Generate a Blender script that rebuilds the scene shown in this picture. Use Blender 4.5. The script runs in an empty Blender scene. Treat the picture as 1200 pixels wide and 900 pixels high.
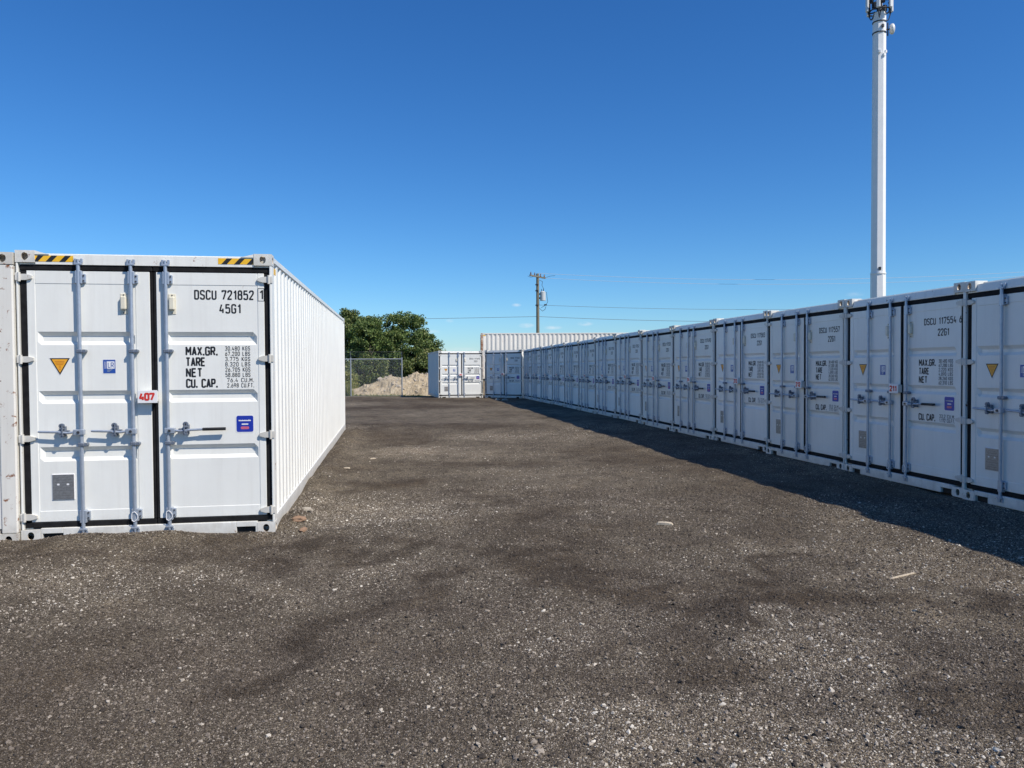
import bpy, bmesh, math, random
import numpy as np
from mathutils import Vector, Matrix
random.seed(7); np.random.seed(7)
SC = bpy.context.scene
COL = SC.collection
rad = math.radians

# ------------------------------------------------------------------ camera
F_PX, YAW, PITCH, ROLL, CAM_H = 899.2, 0.14154, 0.02124, -0.00523, 1.631
def cam_axes():
    cy, sy, cp, sp = math.cos(YAW), math.sin(YAW), math.cos(PITCH), math.sin(PITCH)
    r = Vector((cy, -sy, 0)); fw = Vector((sy*cp, cy*cp, -sp)); u = r.cross(fw)
    return r*math.cos(ROLL)+u*math.sin(ROLL), -r*math.sin(ROLL)+u*math.cos(ROLL), fw
R_, U_, F_ = cam_axes()
cd = bpy.data.cameras.new('camera'); cam = bpy.data.objects.new('camera', cd); COL.objects.link(cam)
cam.matrix_world = Matrix(((R_.x, U_.x, -F_.x, 0), (R_.y, U_.y, -F_.y, 0), (R_.z, U_.z, -F_.z, CAM_H), (0, 0, 0, 1)))
cd.sensor_width = 36; cd.lens = F_PX/1200*36; cd.clip_start = 0.05; cd.clip_end = 6000
SC.camera = cam

# ------------------------------------------------------------------ light
SUN_AZ, SUN_EL = math.atan2(1.1, -1.04), rad(46.9)         # azimuth clockwise from +Y
SUN_DIR = Vector((math.sin(SUN_AZ)*math.cos(SUN_EL), math.cos(SUN_AZ)*math.cos(SUN_EL), math.sin(SUN_EL)))
sd = bpy.data.lights.new('sun', 'SUN'); sun = bpy.data.objects.new('sun', sd); COL.objects.link(sun)
sd.energy = 3.7; sd.angle = rad(0.5); sd.color = (1.0, 0.92, 0.81)
sun.rotation_euler = SUN_DIR.to_track_quat('Z', 'Y').to_euler(); sun.location = (20, -20, 30)
SC.view_settings.view_transform = 'Standard'; SC.view_settings.look = 'None'
SC.view_settings.exposure = 0.45; SC.view_settings.gamma = 1.0

def ang(px, py):                                          # direction of a pixel of the 1200x900 photograph
    d = F_ + R_*((px-600)/F_PX) - U_*((py-450)/F_PX)
    return d.normalized()

W = bpy.data.worlds.new('World'); SC.world = W; W.use_nodes = True
nt = W.node_tree; nt.nodes.clear(); N = nt.nodes.new; LK = nt.links.new
sky = N('ShaderNodeTexSky'); sky.sky_type = 'NISHITA'; sky.sun_disc = False
sky.sun_elevation = SUN_EL; sky.sun_rotation = SUN_AZ
sky.air_density = 1.0; sky.dust_density = 0.15; sky.ozone_density = 3.0; sky.altitude = 300
hsv = N('ShaderNodeHueSaturation'); hsv.inputs['Saturation'].default_value = 1.15
hsv.inputs['Hue'].default_value = 0.497
LK(sky.outputs[0], hsv.inputs['Color'])
sc_ = N('ShaderNodeSeparateColor'); LK(hsv.outputs[0], sc_.inputs[0]); cc_ = N('ShaderNodeCombineColor')
SKY_K, SKY_S = 0.140, 0.14                                # clear deep blue air: per-channel response of the whole dome
for i, (ga, aa) in enumerate(((1.21, .485), (1.10, .675), (1.0, .885))):
    m1 = N('ShaderNodeMath'); m1.operation = 'MULTIPLY'; LK(sc_.outputs[i], m1.inputs[0]); m1.inputs[1].default_value = SKY_K
    m2 = N('ShaderNodeMath'); m2.operation = 'POWER'; LK(m1.outputs[0], m2.inputs[0]); m2.inputs[1].default_value = ga
    m3 = N('ShaderNodeMath'); m3.operation = 'MULTIPLY'; LK(m2.outputs[0], m3.inputs[0]); m3.inputs[1].default_value = aa/(SKY_S*2**.35)
    LK(m3.outputs[0], cc_.inputs[i])
tc = N('ShaderNodeTexCoord')
noi = N('ShaderNodeTexNoise'); noi.inputs['Scale'].default_value = 60; noi.inputs['Detail'].default_value = 6
mp = N('ShaderNodeMapping'); mp.inputs['Scale'].default_value = (1, 1, 2.5)
LK(tc.outputs['Generated'], mp.inputs[0]); LK(mp.outputs[0], noi.inputs[0])
acc = None
for (px, py, rx, rz, st) in [(605, 357.5, 4.5, 1.6, .55), (617, 381.5, 7, 2.2, .75), (648, 384, 8, 1.8, .6), (686, 379.5, 7, 2, .8),
                             (505, 389, 8, 2.0, .55), (527, 376, 3.5, 1.8, .5), (540, 409, 22, 1.8, .3), (1002, 345, 7, 2, .25)]:
    c = ang(px, py)
    sub = N('ShaderNodeVectorMath'); sub.operation = 'SUBTRACT'; LK(tc.outputs['Generated'], sub.inputs[0]); sub.inputs[1].default_value = c
    ml = N('ShaderNodeVectorMath'); ml.operation = 'MULTIPLY'; LK(sub.outputs[0], ml.inputs[0])
    ml.inputs[1].default_value = (F_PX/rx, F_PX/rx, F_PX/rz)
    ln = N('ShaderNodeVectorMath'); ln.operation = 'LENGTH'; LK(ml.outputs[0], ln.inputs[0])
    mr = N('ShaderNodeMapRange'); LK(ln.outputs['Value'], mr.inputs[0])
    mr.inputs[1].default_value = 1.5; mr.inputs[2].default_value = 0.1; mr.inputs[3].default_value = 0; mr.inputs[4].default_value = st
    if acc is None: acc = mr.outputs[0]
    else:
        ad = N('ShaderNodeMath'); ad.operation = 'ADD'; LK(acc, ad.inputs[0]); LK(mr.outputs[0], ad.inputs[1]); acc = ad.outputs[0]
nr = N('ShaderNodeMapRange'); LK(noi.outputs['Fac'], nr.inputs[0]); nr.inputs[1].default_value = .30; nr.inputs[2].default_value = .58
cm = N('ShaderNodeMath'); cm.operation = 'MULTIPLY'; LK(acc, cm.inputs[0]); LK(nr.outputs[0], cm.inputs[1]); cm.use_clamp = True
mix = N('ShaderNodeMix'); mix.data_type = 'RGBA'; LK(cm.outputs[0], mix.inputs[0]); LK(cc_.outputs[0], mix.inputs[6]); mix.inputs[7].default_value = (4.2, 4.6, 5.0, 1)
bg = N('ShaderNodeBackground'); bg.inputs[1].default_value = SKY_S; LK(mix.outputs[2], bg.inputs[0])
wo = N('ShaderNodeOutputWorld'); LK(bg.outputs[0], wo.inputs[0])

# ------------------------------------------------------------------ materials
def mat(name, color, rough=.6, metal=0.0, build=None, spec=.5):
    m = bpy.data.materials.new(name); m.use_nodes = True
    t = m.node_tree; b = t.nodes['Principled BSDF']
    b.inputs['Base Color'].default_value = (*color, 1); b.inputs['Roughness'].default_value = rough
    b.inputs['Metallic'].default_value = metal; b.inputs['Specular IOR Level'].default_value = spec
    if build: build(t, b)
    return m
def nn(t, typ, **kw):
    n = t.nodes.new(typ)
    for k, v in kw.items():
        if k in n.inputs.keys(): n.inputs[k].default_value = v
        else: setattr(n, k, v)
    return n
def ramp(t, fac, stops):
    r = t.nodes.new('ShaderNodeValToRGB'); t.links.new(fac, r.inputs[0])
    e = r.color_ramp.elements
    while len(e) < len(stops): e.new(.5)
    for i, (p, c) in enumerate(stops):
        e[i].position = p; e[i].color = (*c, 1) if len(c) == 3 else c
    return r.outputs[0]
def mixc(t, fac, a, b, mode='MIX'):
    m = t.nodes.new('ShaderNodeMix'); m.data_type = 'RGBA'; m.blend_type = mode
    for i, v in ((0, fac), (6, a), (7, b)):
        if hasattr(v, 'is_output'): t.links.new(v, m.inputs[i])
        elif isinstance(v, (int, float)): m.inputs[i].default_value = v
        else: m.inputs[i].default_value = (*v, 1)
    return m.outputs[2]
def noise(t, vec, scale, detail=4, rough=.55, dist=0):
    n = nn(t, 'ShaderNodeTexNoise', Scale=scale, Detail=detail, Roughness=rough, Distortion=dist)
    if vec is not None: t.links.new(vec, n.inputs['Vector'])
    return n.outputs['Fac']
def mapping(t, src, sc=(1, 1, 1)):
    m = t.nodes.new('ShaderNodeMapping'); t.links.new(src, m.inputs[0]); m.inputs['Scale'].default_value = sc
    return m.outputs[0]
def bump(t, b, h, dist, strength=1.0):
    n = nn(t, 'ShaderNodeBump', Strength=strength, Distance=dist); t.links.new(h, n.inputs['Height'])
    t.links.new(n.outputs[0], b.inputs['Normal'])

def paint(base, rust_amt, dirt=.5):
    def f(t, b):
        tcn = t.nodes.new('ShaderNodeTexCoord'); oi = t.nodes.new('ShaderNodeObjectInfo')
        off = nn(t, 'ShaderNodeVectorMath', operation='MULTIPLY_ADD'); t.links.new(oi.outputs['Location'], off.inputs[0])
        off.inputs[1].default_value = (.37, .37, .37); t.links.new(tcn.outputs['Object'], off.inputs[2])
        v = off.outputs[0]
        c = ramp(t, noise(t, v, 1.7, 5), [(.3, tuple(x*.92 for x in base)), (.7, base)])
        wn = t.nodes.new('ShaderNodeTexWhiteNoise'); wn.noise_dimensions = '3D'; t.links.new(oi.outputs['Location'], wn.inputs['Vector'])
        c = mixc(t, 1.0, c, ramp(t, wn.outputs['Value'], [(0, (.93, .925, .91)), (.5, (1, 1, 1)), (1, (1.03, 1.03, 1.04))]), 'MULTIPLY')
        # vertical rain streaks of grime
        st = ramp(t, noise(t, mapping(t, v, (14, 14, .7)), 1.0, 5, .6), [(.50, (0, 0, 0)), (.78, (dirt*.38,)*3)])
        c = mixc(t, st, c, (.50, .47, .42))
        # dust splash near the base, ragged
        sep = t.nodes.new('ShaderNodeSeparateXYZ'); t.links.new(tcn.outputs['Object'], sep.inputs[0])
        zn = nn(t, 'ShaderNodeMath', operation='MULTIPLY_ADD'); t.links.new(noise(t, v, 7, 6, .7), zn.inputs[0]); zn.inputs[1].default_value = .55
        t.links.new(sep.outputs['Z'], zn.inputs[2])
        sp = ramp(t, zn.outputs[0], [(.27, (.5*dirt,)*3), (.50, (0, 0, 0))])
        c = mixc(t, sp, c, (.30, .26, .21))
        # rust
        r1 = ramp(t, noise(t, v, 9, 8, .72, .4), [(.70-.09*rust_amt, (0, 0, 0)), (.745-.09*rust_amt, (1, 1, 1))])
        if rust_amt > 0:
            c = mixc(t, r1, c, (.23, .085, .03))
        t.links.new(c, b.inputs['Base Color'])
        t.links.new(ramp(t, noise(t, v, 5, 4), [(.3, (.36,)*3), (.7, (.52,)*3)]), b.inputs['Roughness'])
        bump(t, b, noise(t, v, 3.0, 3, .5), .006, .5)
    return f
WHITE = (.835, .838, .785)
M = {}
M['paint'] = mat('white_container_paint', WHITE, .45, build=paint(WHITE, .12, .45))
M['trim'] = mat('white_frame_paint', WHITE, .45, build=paint((.83, .83, .775), .75, .8))
M['old'] = mat('aged_cream_paint', (.7, .68, .62), .5, build=paint((.75, .73, .665), 1.15, .9))
M['rusty'] = mat('rust_streaked_paint', (.6, .5, .4), .6, build=paint((.62, .48, .36), 2.7, 1.0))
def nz(base, var, scale=12, bd=.0):
    def f(t, b):
        o = t.nodes.new('ShaderNodeTexCoord').outputs['Object']
        n = noise(t, o, scale, 5, .6)
        t.links.new(ramp(t, n, [(.3, tuple(max(0, x-var) for x in base)), (.7, tuple(x+var for x in base))]), b.inputs['Base Color'])
        if bd: bump(t, b, n, bd, .8)
    return f
M['seal'] = mat('black_rubber_seal', (.008, .008, .010), .8, build=nz((.012, .012, .013), .006), spec=.2)
M['dark'] = mat('dark_recess', (.02, .02, .02), .9, build=nz((.02, .018, .016), .01))
M['galv'] = mat('galvanised_steel', (.42, .46, .52), .42, .55, build=nz((.43, .48, .55), .05, 25))
M['steel'] = mat('zinc_fitting', (.20, .23, .28), .5, .5, build=nz((.20, .23, .28), .06, 40))
M['castin'] = mat('casting_sunlit_rust', (.6, .5, .4), .6, build=paint((.74, .66, .54), 1.3, .4))  # rusty cream, base colour lightened to imitate sunlight entering the casting holes
M['grip'] = mat('black_grip', (.012, .012, .012), .5, build=nz((.014, .014, .014), .005))
M['bolt'] = mat('dark_bolt', (.06, .06, .065), .5, .5, build=nz((.06, .06, .065), .02))
M['yellow'] = mat('amber_sticker', (.85, .40, .02), .45, build=nz((.85, .40, .02), .03))
M['hazyellow'] = mat('hazard_yellow', (.88, .52, .02), .45, build=nz((.88, .50, .02), .03))
M['orange'] = mat('orange_print', (.62, .22, .01), .5, build=nz((.62, .22, .01), .02))
M['ink'] = mat('black_print', (.012, .012, .014), .5, build=nz((.014, .014, .016), .006))
M['red'] = mat('red_print', (.62, .03, .02), .45, build=nz((.62, .03, .02), .02))
M['blue'] = mat('blue_sticker', (.012, .03, .36), .4, build=nz((.012, .035, .36), .01))
M['lblue'] = mat('inspection_blue', (.02, .08, .36), .4, build=nz((.02, .08, .36), .01))
M['wsticker'] = mat('white_print', (.8, .8, .8), .4, build=nz((.8, .8, .8), .02))
M['pink'] = mat('faded_red_print', (.55, .12, .2), .4, build=nz((.55, .12, .2), .02))
M['plate'] = mat('aluminium_data_plate', (.26, .27, .28), .45, .3, build=nz((.20, .205, .21), .05, 60))
M['tanplate'] = mat('tan_data_plate', (.4, .37, .32), .45, .3, build=nz((.33, .31, .28), .06, 60))
M['plateprint'] = mat('etched_plate_print', (.13, .13, .13), .6, build=nz((.12, .12, .12), .03))
M['oldwhite'] = mat('dull_cream_paint', (.68, .64, .56), .6, build=paint((.76, .73, .66), .8, 1.0))
M['vent'] = mat('cream_vent_plastic', (.70, .66, .52), .5, build=nz((.70, .66, .53), .04))
M['tower'] = mat('tower_white_steel', (.86, .86, .84), .45, build=nz((.86, .86, .84), .03, 1.5))
M['radome'] = mat('antenna_radome', (.74, .76, .76), .4, build=nz((.74, .75, .74), .03))
M['towerblack'] = mat('tower_dark_equipment', (.03, .035, .045), .6, build=nz((.03, .035, .045), .015))
def woodm(base):
    def f(t, b):
        o = t.nodes.new('ShaderNodeTexCoord').outputs['Object']
        n = noise(t, mapping(t, o, (9, 9, .6)), 3, 6, .65)
        t.links.new(ramp(t, n, [(.3, tuple(x*.55 for x in base)), (.7, tuple(x*1.3 for x in base))]), b.inputs['Base Color'])
        bump(t, b, n, .01, .7)
    return f
M['pole'] = mat('weathered_pole_wood', (.2, .18, .13), .85, build=woodm((.21, .19, .14)))
M['scrap'] = mat('bleached_wood_scrap', (.6, .52, .4), .8, build=woodm((.60, .51, .38)))
M['bark'] = mat('tree_bark', (.08, .06, .045), .9, build=woodm((.09, .07, .05)))
M['wire'] = mat('aluminium_wire', (.20, .23, .26), .5, .3, build=nz((.20, .23, .26), .03))
M['wirel'] = mat('bright_aluminium_wire', (.6, .62, .64), .5, .0, build=nz((.62, .64, .66), .03))
M['transf'] = mat('transformer_grey', (.55, .58, .58), .4, build=nz((.55, .58, .58), .03))
M['porc'] = mat('porcelain', (.12, .08, .06), .3, build=nz((.10, .06, .05), .03))
M['fence'] = mat('galvanised_fence', (.35, .38, .40), .5, .4, build=nz((.38, .41, .43), .04))
M['concrete'] = mat('concrete_block', (.3, .29, .27), .9, build=nz((.30, .29, .27), .05, 8, .01))

def leafm(a, bcol, cc):
    def f(t, b):
        o = t.nodes.new('ShaderNodeTexCoord').outputs['Object']
        g = t.nodes.new('ShaderNodeNewGeometry')
        c = ramp(t, g.outputs['Random Per Island'], [(0, a), (.55, bcol), (.9, cc), (1, cc)])
        c = mixc(t, ramp(t, noise(t, o, .9, 3), [(.35, (0, 0, 0)), (.65, (.5, .5, .5))]), c, tuple(x*1.5 for x in bcol))
        t.links.new(c, b.inputs['Base Color'])
        b.inputs['Roughness'].default_value = .55
        tr = nn(t, 'ShaderNodeBsdfTranslucent'); t.links.new(c, tr.inputs[0])
        ms = nn(t, 'ShaderNodeMixShader'); ms.inputs[0].default_value = .25
        t.links.new(b.outputs[0], ms.inputs[1]); t.links.new(tr.outputs[0], ms.inputs[2])
        t.links.new(ms.outputs[0], t.nodes['Material Output'].inputs[0])
    return f
M['leaf'] = mat('dark_green_leaves', (.05, .08, .02), build=leafm((.038, .066, .018), (.105, .165, .042), (.25, .29, .085)))
M['leaf2'] = mat('olive_green_leaves', (.06, .08, .02), build=leafm((.042, .064, .018), (.115, .160, .042), (.28, .27, .09)))
M['weed'] = mat('dry_weed', (.2, .18, .06), build=leafm((.11, .15, .035), (.22, .24, .06), (.38, .33, .13)))

# ground: crushed asphalt and gravel
def ground_build(t, b):
    g = t.nodes.new('ShaderNodeNewGeometry'); P = g.outputs['Position']
    big = noise(t, mapping(t, P, (.55, .30, 1)), 1.0, 5, .6, .6)
    mid = noise(t, mapping(t, P, (1.6, 1.1, 1)), 1.3, 5, .65, .3)
    v1 = nn(t, 'ShaderNodeTexVoronoi', Scale=105.0); t.links.new(P, v1.inputs['Vector'])
    v2 = nn(t, 'ShaderNodeTexVoronoi', Scale=230.0); t.links.new(P, v2.inputs['Vector'])
    v3 = nn(t, 'ShaderNodeTexVoronoi', Scale=46.0); t.links.new(P, v3.inputs['Vector'])
    def grey(vn, stops):
        s = t.nodes.new('ShaderNodeSeparateColor'); t.links.new(vn.outputs['Color'], s.inputs[0])
        return ramp(t, s.outputs[0], stops)
    s1 = grey(v1, [(0, (.040, .032, .025)), (.45, (.095, .077, .060)), (.75, (.19, .157, .124)), (.92, (.40, .345, .28)), (1, (.62, .56, .47))])
    s2 = grey(v2, [(0, (.045, .036, .028)), (.5, (.10, .082, .064)), (.8, (.18, .149, .118)), (1, (.46, .40, .33))])
    c = mixc(t, .5, s1, s2)
    s3 = grey(v3, [(0, (0, 0, 0)), (.90, (0, 0, 0)), (.93, (1, 1, 1)), (1, (1, 1, 1))])
    c3 = mixc(t, ramp(t, v3.outputs['Distance'], [(.30, (1, 1, 1)), (.42, (0, 0, 0))]), (0, 0, 0), s3)
    c = mixc(t, c3, c, (.26, .235, .205))
    fine = ramp(t, mid, [(.33, (0, 0, 0)), (.66, (1, 1, 1))])
    wa = t.nodes.new('ShaderNodeAttribute'); wa.attribute_name = 'wear'
    wv = nn(t, 'ShaderNodeMath', operation='MULTIPLY_ADD'); t.links.new(big, wv.inputs[0]); wv.inputs[1].default_value = .5
    w2 = nn(t, 'ShaderNodeMath', operation='MULTIPLY_ADD'); t.links.new(noise(t, mapping(t, P, (2.6, 1.8, 1)), 2.2, 7, .72, .5), w2.inputs[0]); w2.inputs[1].default_value = .55; w2.inputs[2].default_value = -.275
    wo_ = nn(t, 'ShaderNodeMath', operation='SUBTRACT'); t.links.new(wa.outputs['Fac'], wo_.inputs[0]); wo_.inputs[1].default_value = .25; t.links.new(wo_.outputs[0], wv.inputs[2])
    wv3 = nn(t, 'ShaderNodeMath', operation='ADD'); t.links.new(wv.outputs[0], wv3.inputs[0]); t.links.new(w2.outputs[0], wv3.inputs[1])
    c = mixc(t, 1.0, c, ramp(t, wv3.outputs[0], [(.10, (.45, .39, .30)), (.30, (.65, .60, .50)), (.46, (.87, .845, .74)), (.66, (1.13, 1.11, .98)), (.95, (1.60, 1.56, 1.40))]), 'MULTIPLY')
    c = mixc(t, 1.0, c, ramp(t, mid, [(.30, (.62, .59, .56)), (.50, (1, 1, 1)), (.70, (1.30, 1.28, 1.25))]), 'MULTIPLY')
    t.links.new(c, b.inputs['Base Color']); b.inputs['Roughness'].default_value = .9; b.inputs['Specular IOR Level'].default_value = .25
    a1 = nn(t, 'ShaderNodeMath', operation='MULTIPLY_ADD'); t.links.new(v1.outputs['Distance'], a1.inputs[0]); a1.inputs[1].default_value = -1.0
    a2 = nn(t, 'ShaderNodeMath', operation='MULTIPLY'); t.links.new(v2.outputs['Distance'], a2.inputs[0]); a2.inputs[1].default_value = -.45
    t.links.new(a2.outputs[0], a1.inputs[2])
    bump(t, b, a1.outputs[0], .009, 1.0)
M['ground'] = mat('crushed_asphalt_gravel', (.1, .09, .08), .9, build=ground_build)
def grass_build(t, b):
    g = t.nodes.new('ShaderNodeNewGeometry'); P = g.outputs['Position']
    n = noise(t, P, .5, 8, .7)
    t.links.new(ramp(t, n, [(.3, (.05, .075, .02)), (.55, (.10, .11, .035)), (.75, (.2, .17, .08))]), b.inputs['Base Color'])
    b.inputs['Roughness'].default_value = .95; bump(t, b, noise(t, P, 9, 6, .7), .1)
M['grass'] = mat('rough_grass', (.08, .1, .03), .9, build=grass_build)
def soil_build(t, b):
    g = t.nodes.new('ShaderNodeNewGeometry'); P = g.outputs['Position']
    n = noise(t, P, 2.2, 9, .72, .4); v = nn(t, 'ShaderNodeTexVoronoi', Scale=5.0); t.links.new(P, v.inputs['Vector'])
    c = ramp(t, n, [(.28, (.21, .16, .10)), (.5, (.40, .33, .225)), (.7, (.56, .48, .35))])
    t.links.new(c, b.inputs['Base Color']); b.inputs['Roughness'].default_value = .95
    bump(t, b, n, .12)
M['soil'] = mat('sandy_spoil', (.3, .25, .18), .95, build=soil_build)
M['rock'] = mat('pale_rock', (.42, .38, .32), .9, build=nz((.42, .37, .30), .1, 5, .02))
M['rustrock'] = mat('reddish_rock', (.3, .16, .09), .9, build=nz((.30, .19, .12), .08, 9, .01))
def peb_build(t, b):
    a = t.nodes.new('ShaderNodeAttribute'); a.attribute_type = 'INSTANCER'; a.attribute_name = 'tone'
    c = ramp(t, a.outputs['Fac'], [(0, (.045, .036, .028)), (.38, (.105, .086, .067)), (.66, (.22, .184, .147)), (.85, (.42, .37, .30)), (1, (.62, .57, .48))])
    t.links.new(c, b.inputs['Base Color']); b.inputs['Roughness'].default_value = .85; b.inputs['Specular IOR Level'].default_value = .3
M['pebble'] = mat('gravel_stone', (.2, .18, .16), .85, build=peb_build)

# ------------------------------------------------------------------ mesh helpers
class MB:
    def __init__(s): s.v = []; s.f = []; s.m = []; s.sm = []
    def add(s, vs, fs, mi=0, smooth=False):
        o = len(s.v); s.v += [tuple(v) for v in vs]
        for f in fs: s.f.append([i+o for i in f]); s.m.append(mi); s.sm.append(smooth)
    def box(s, a, b, mi=0):
        x0, y0, z0 = a; x1, y1, z1 = b
        s.add([(x0, y0, z0), (x1, y0, z0), (x1, y1, z0), (x0, y1, z0), (x0, y0, z1), (x1, y0, z1), (x1, y1, z1), (x0, y1, z1)],
              [(0, 3, 2, 1), (4, 5, 6, 7), (0, 1, 5, 4), (1, 2, 6, 5), (2, 3, 7, 6), (3, 0, 4, 7)], mi)
    def bbox(s, a, b, e=.006, mi=0):                       # box with chamfered edges
        bm = bmesh.new(); c = [(a[i]+b[i])/2 for i in range(3)]; d = [abs(b[i]-a[i]) for i in range(3)]
        bmesh.ops.create_cube(bm, size=1); bmesh.ops.scale(bm, vec=d, verts=bm.verts); bmesh.ops.translate(bm, vec=c, verts=bm.verts)
        bmesh.ops.bevel(bm, geom=bm.edges[:], offset=min(e, min(d)*.3), segments=1, affect='EDGES')
        s.bm(bm, mi)
    def bm(s, bm, mi=0, smooth=False):
        bm.verts.index_update(); s.add([v.co[:] for v in bm.verts], [[v.index for v in f.verts] for f in bm.faces], mi, smooth); bm.free()
    def tube(s, p, q, r, n=8, r2=None, mi=0, smooth=True, caps=True, phase=0):
        p, q = Vector(p), Vector(q); d = (q-p).normalized(); r2 = r if r2 is None else r2
        a = Vector((1, 0, 0)) if abs(d.z) > .7 else Vector((0, 0, 1)); u = d.cross(a).normalized(); w = d.cross(u)
        vs = [];
        for c, rr in ((p, r), (q, r2)):
            for k in range(n):
                t = 2*math.pi*(k+phase)/n; vs.append(c+u*math.cos(t)*rr+w*math.sin(t)*rr)
        s.add(vs, [(k, (k+1) % n, n+(k+1) % n, n+k) for k in range(n)], mi, smooth)
        if caps:
            s.add(vs[:n], [tuple(range(n))[::-1]], mi); s.add(vs[n:], [tuple(range(n))], mi)
    def path(s, pts, r, n=6, mi=0):
        for a, b in zip(pts[:-1], pts[1:]): s.tube(a, b, r, n, mi=mi)
    def prism(s, poly, y0, y1, mi=0):                     # polygon in xz, extruded in y
        n = len(poly); s.add([(x, y0, z) for x, z in poly]+[(x, y1, z) for x, z in poly],
                             [tuple(range(n)), tuple(range(2*n-1, n-1, -1))]+[(k, n+k, n+(k+1) % n, (k+1) % n) for k in range(n)], mi)
    def mesh(s, name, mats, fixn=False):
        me = bpy.data.meshes.new(name); me.from_pydata(s.v, [], s.f)
        for m in (mats if isinstance(mats, (list, tuple)) else [mats]): me.materials.append(m)
        me.polygons.foreach_set('material_index', s.m); me.polygons.foreach_set('use_smooth', s.sm)
        if fixn:
            bm = bmesh.new(); bm.from_mesh(me); bmesh.ops.recalc_face_normals(bm, faces=bm.faces); bm.to_mesh(me); bm.free()
        me.update(); return me
CACHE = {}
def cached(key, name, mats, fn, fixn=True):
    if key not in CACHE:
        mb = MB(); fn(mb); CACHE[key] = mb.mesh(name, mats, fixn)
    return CACHE[key]
def obj(name, me, parent=None, loc=(0, 0, 0), **tags):
    o = bpy.data.objects.new(name, me); COL.objects.link(o); o.location = loc
    if parent: o.parent = parent
    for k, v in tags.items(): o[k] = v
    return o
def thing(name, label, cat, loc=(0, 0, 0), rotz=0, group=None, rotx=0):
    o = bpy.data.objects.new(name, None); COL.objects.link(o); o.empty_display_size = .3
    o.location = loc; o.rotation_euler = (rotx, 0, rotz); o['label'] = label; o['category'] = cat
    if group: o['group'] = group
    return o

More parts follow.
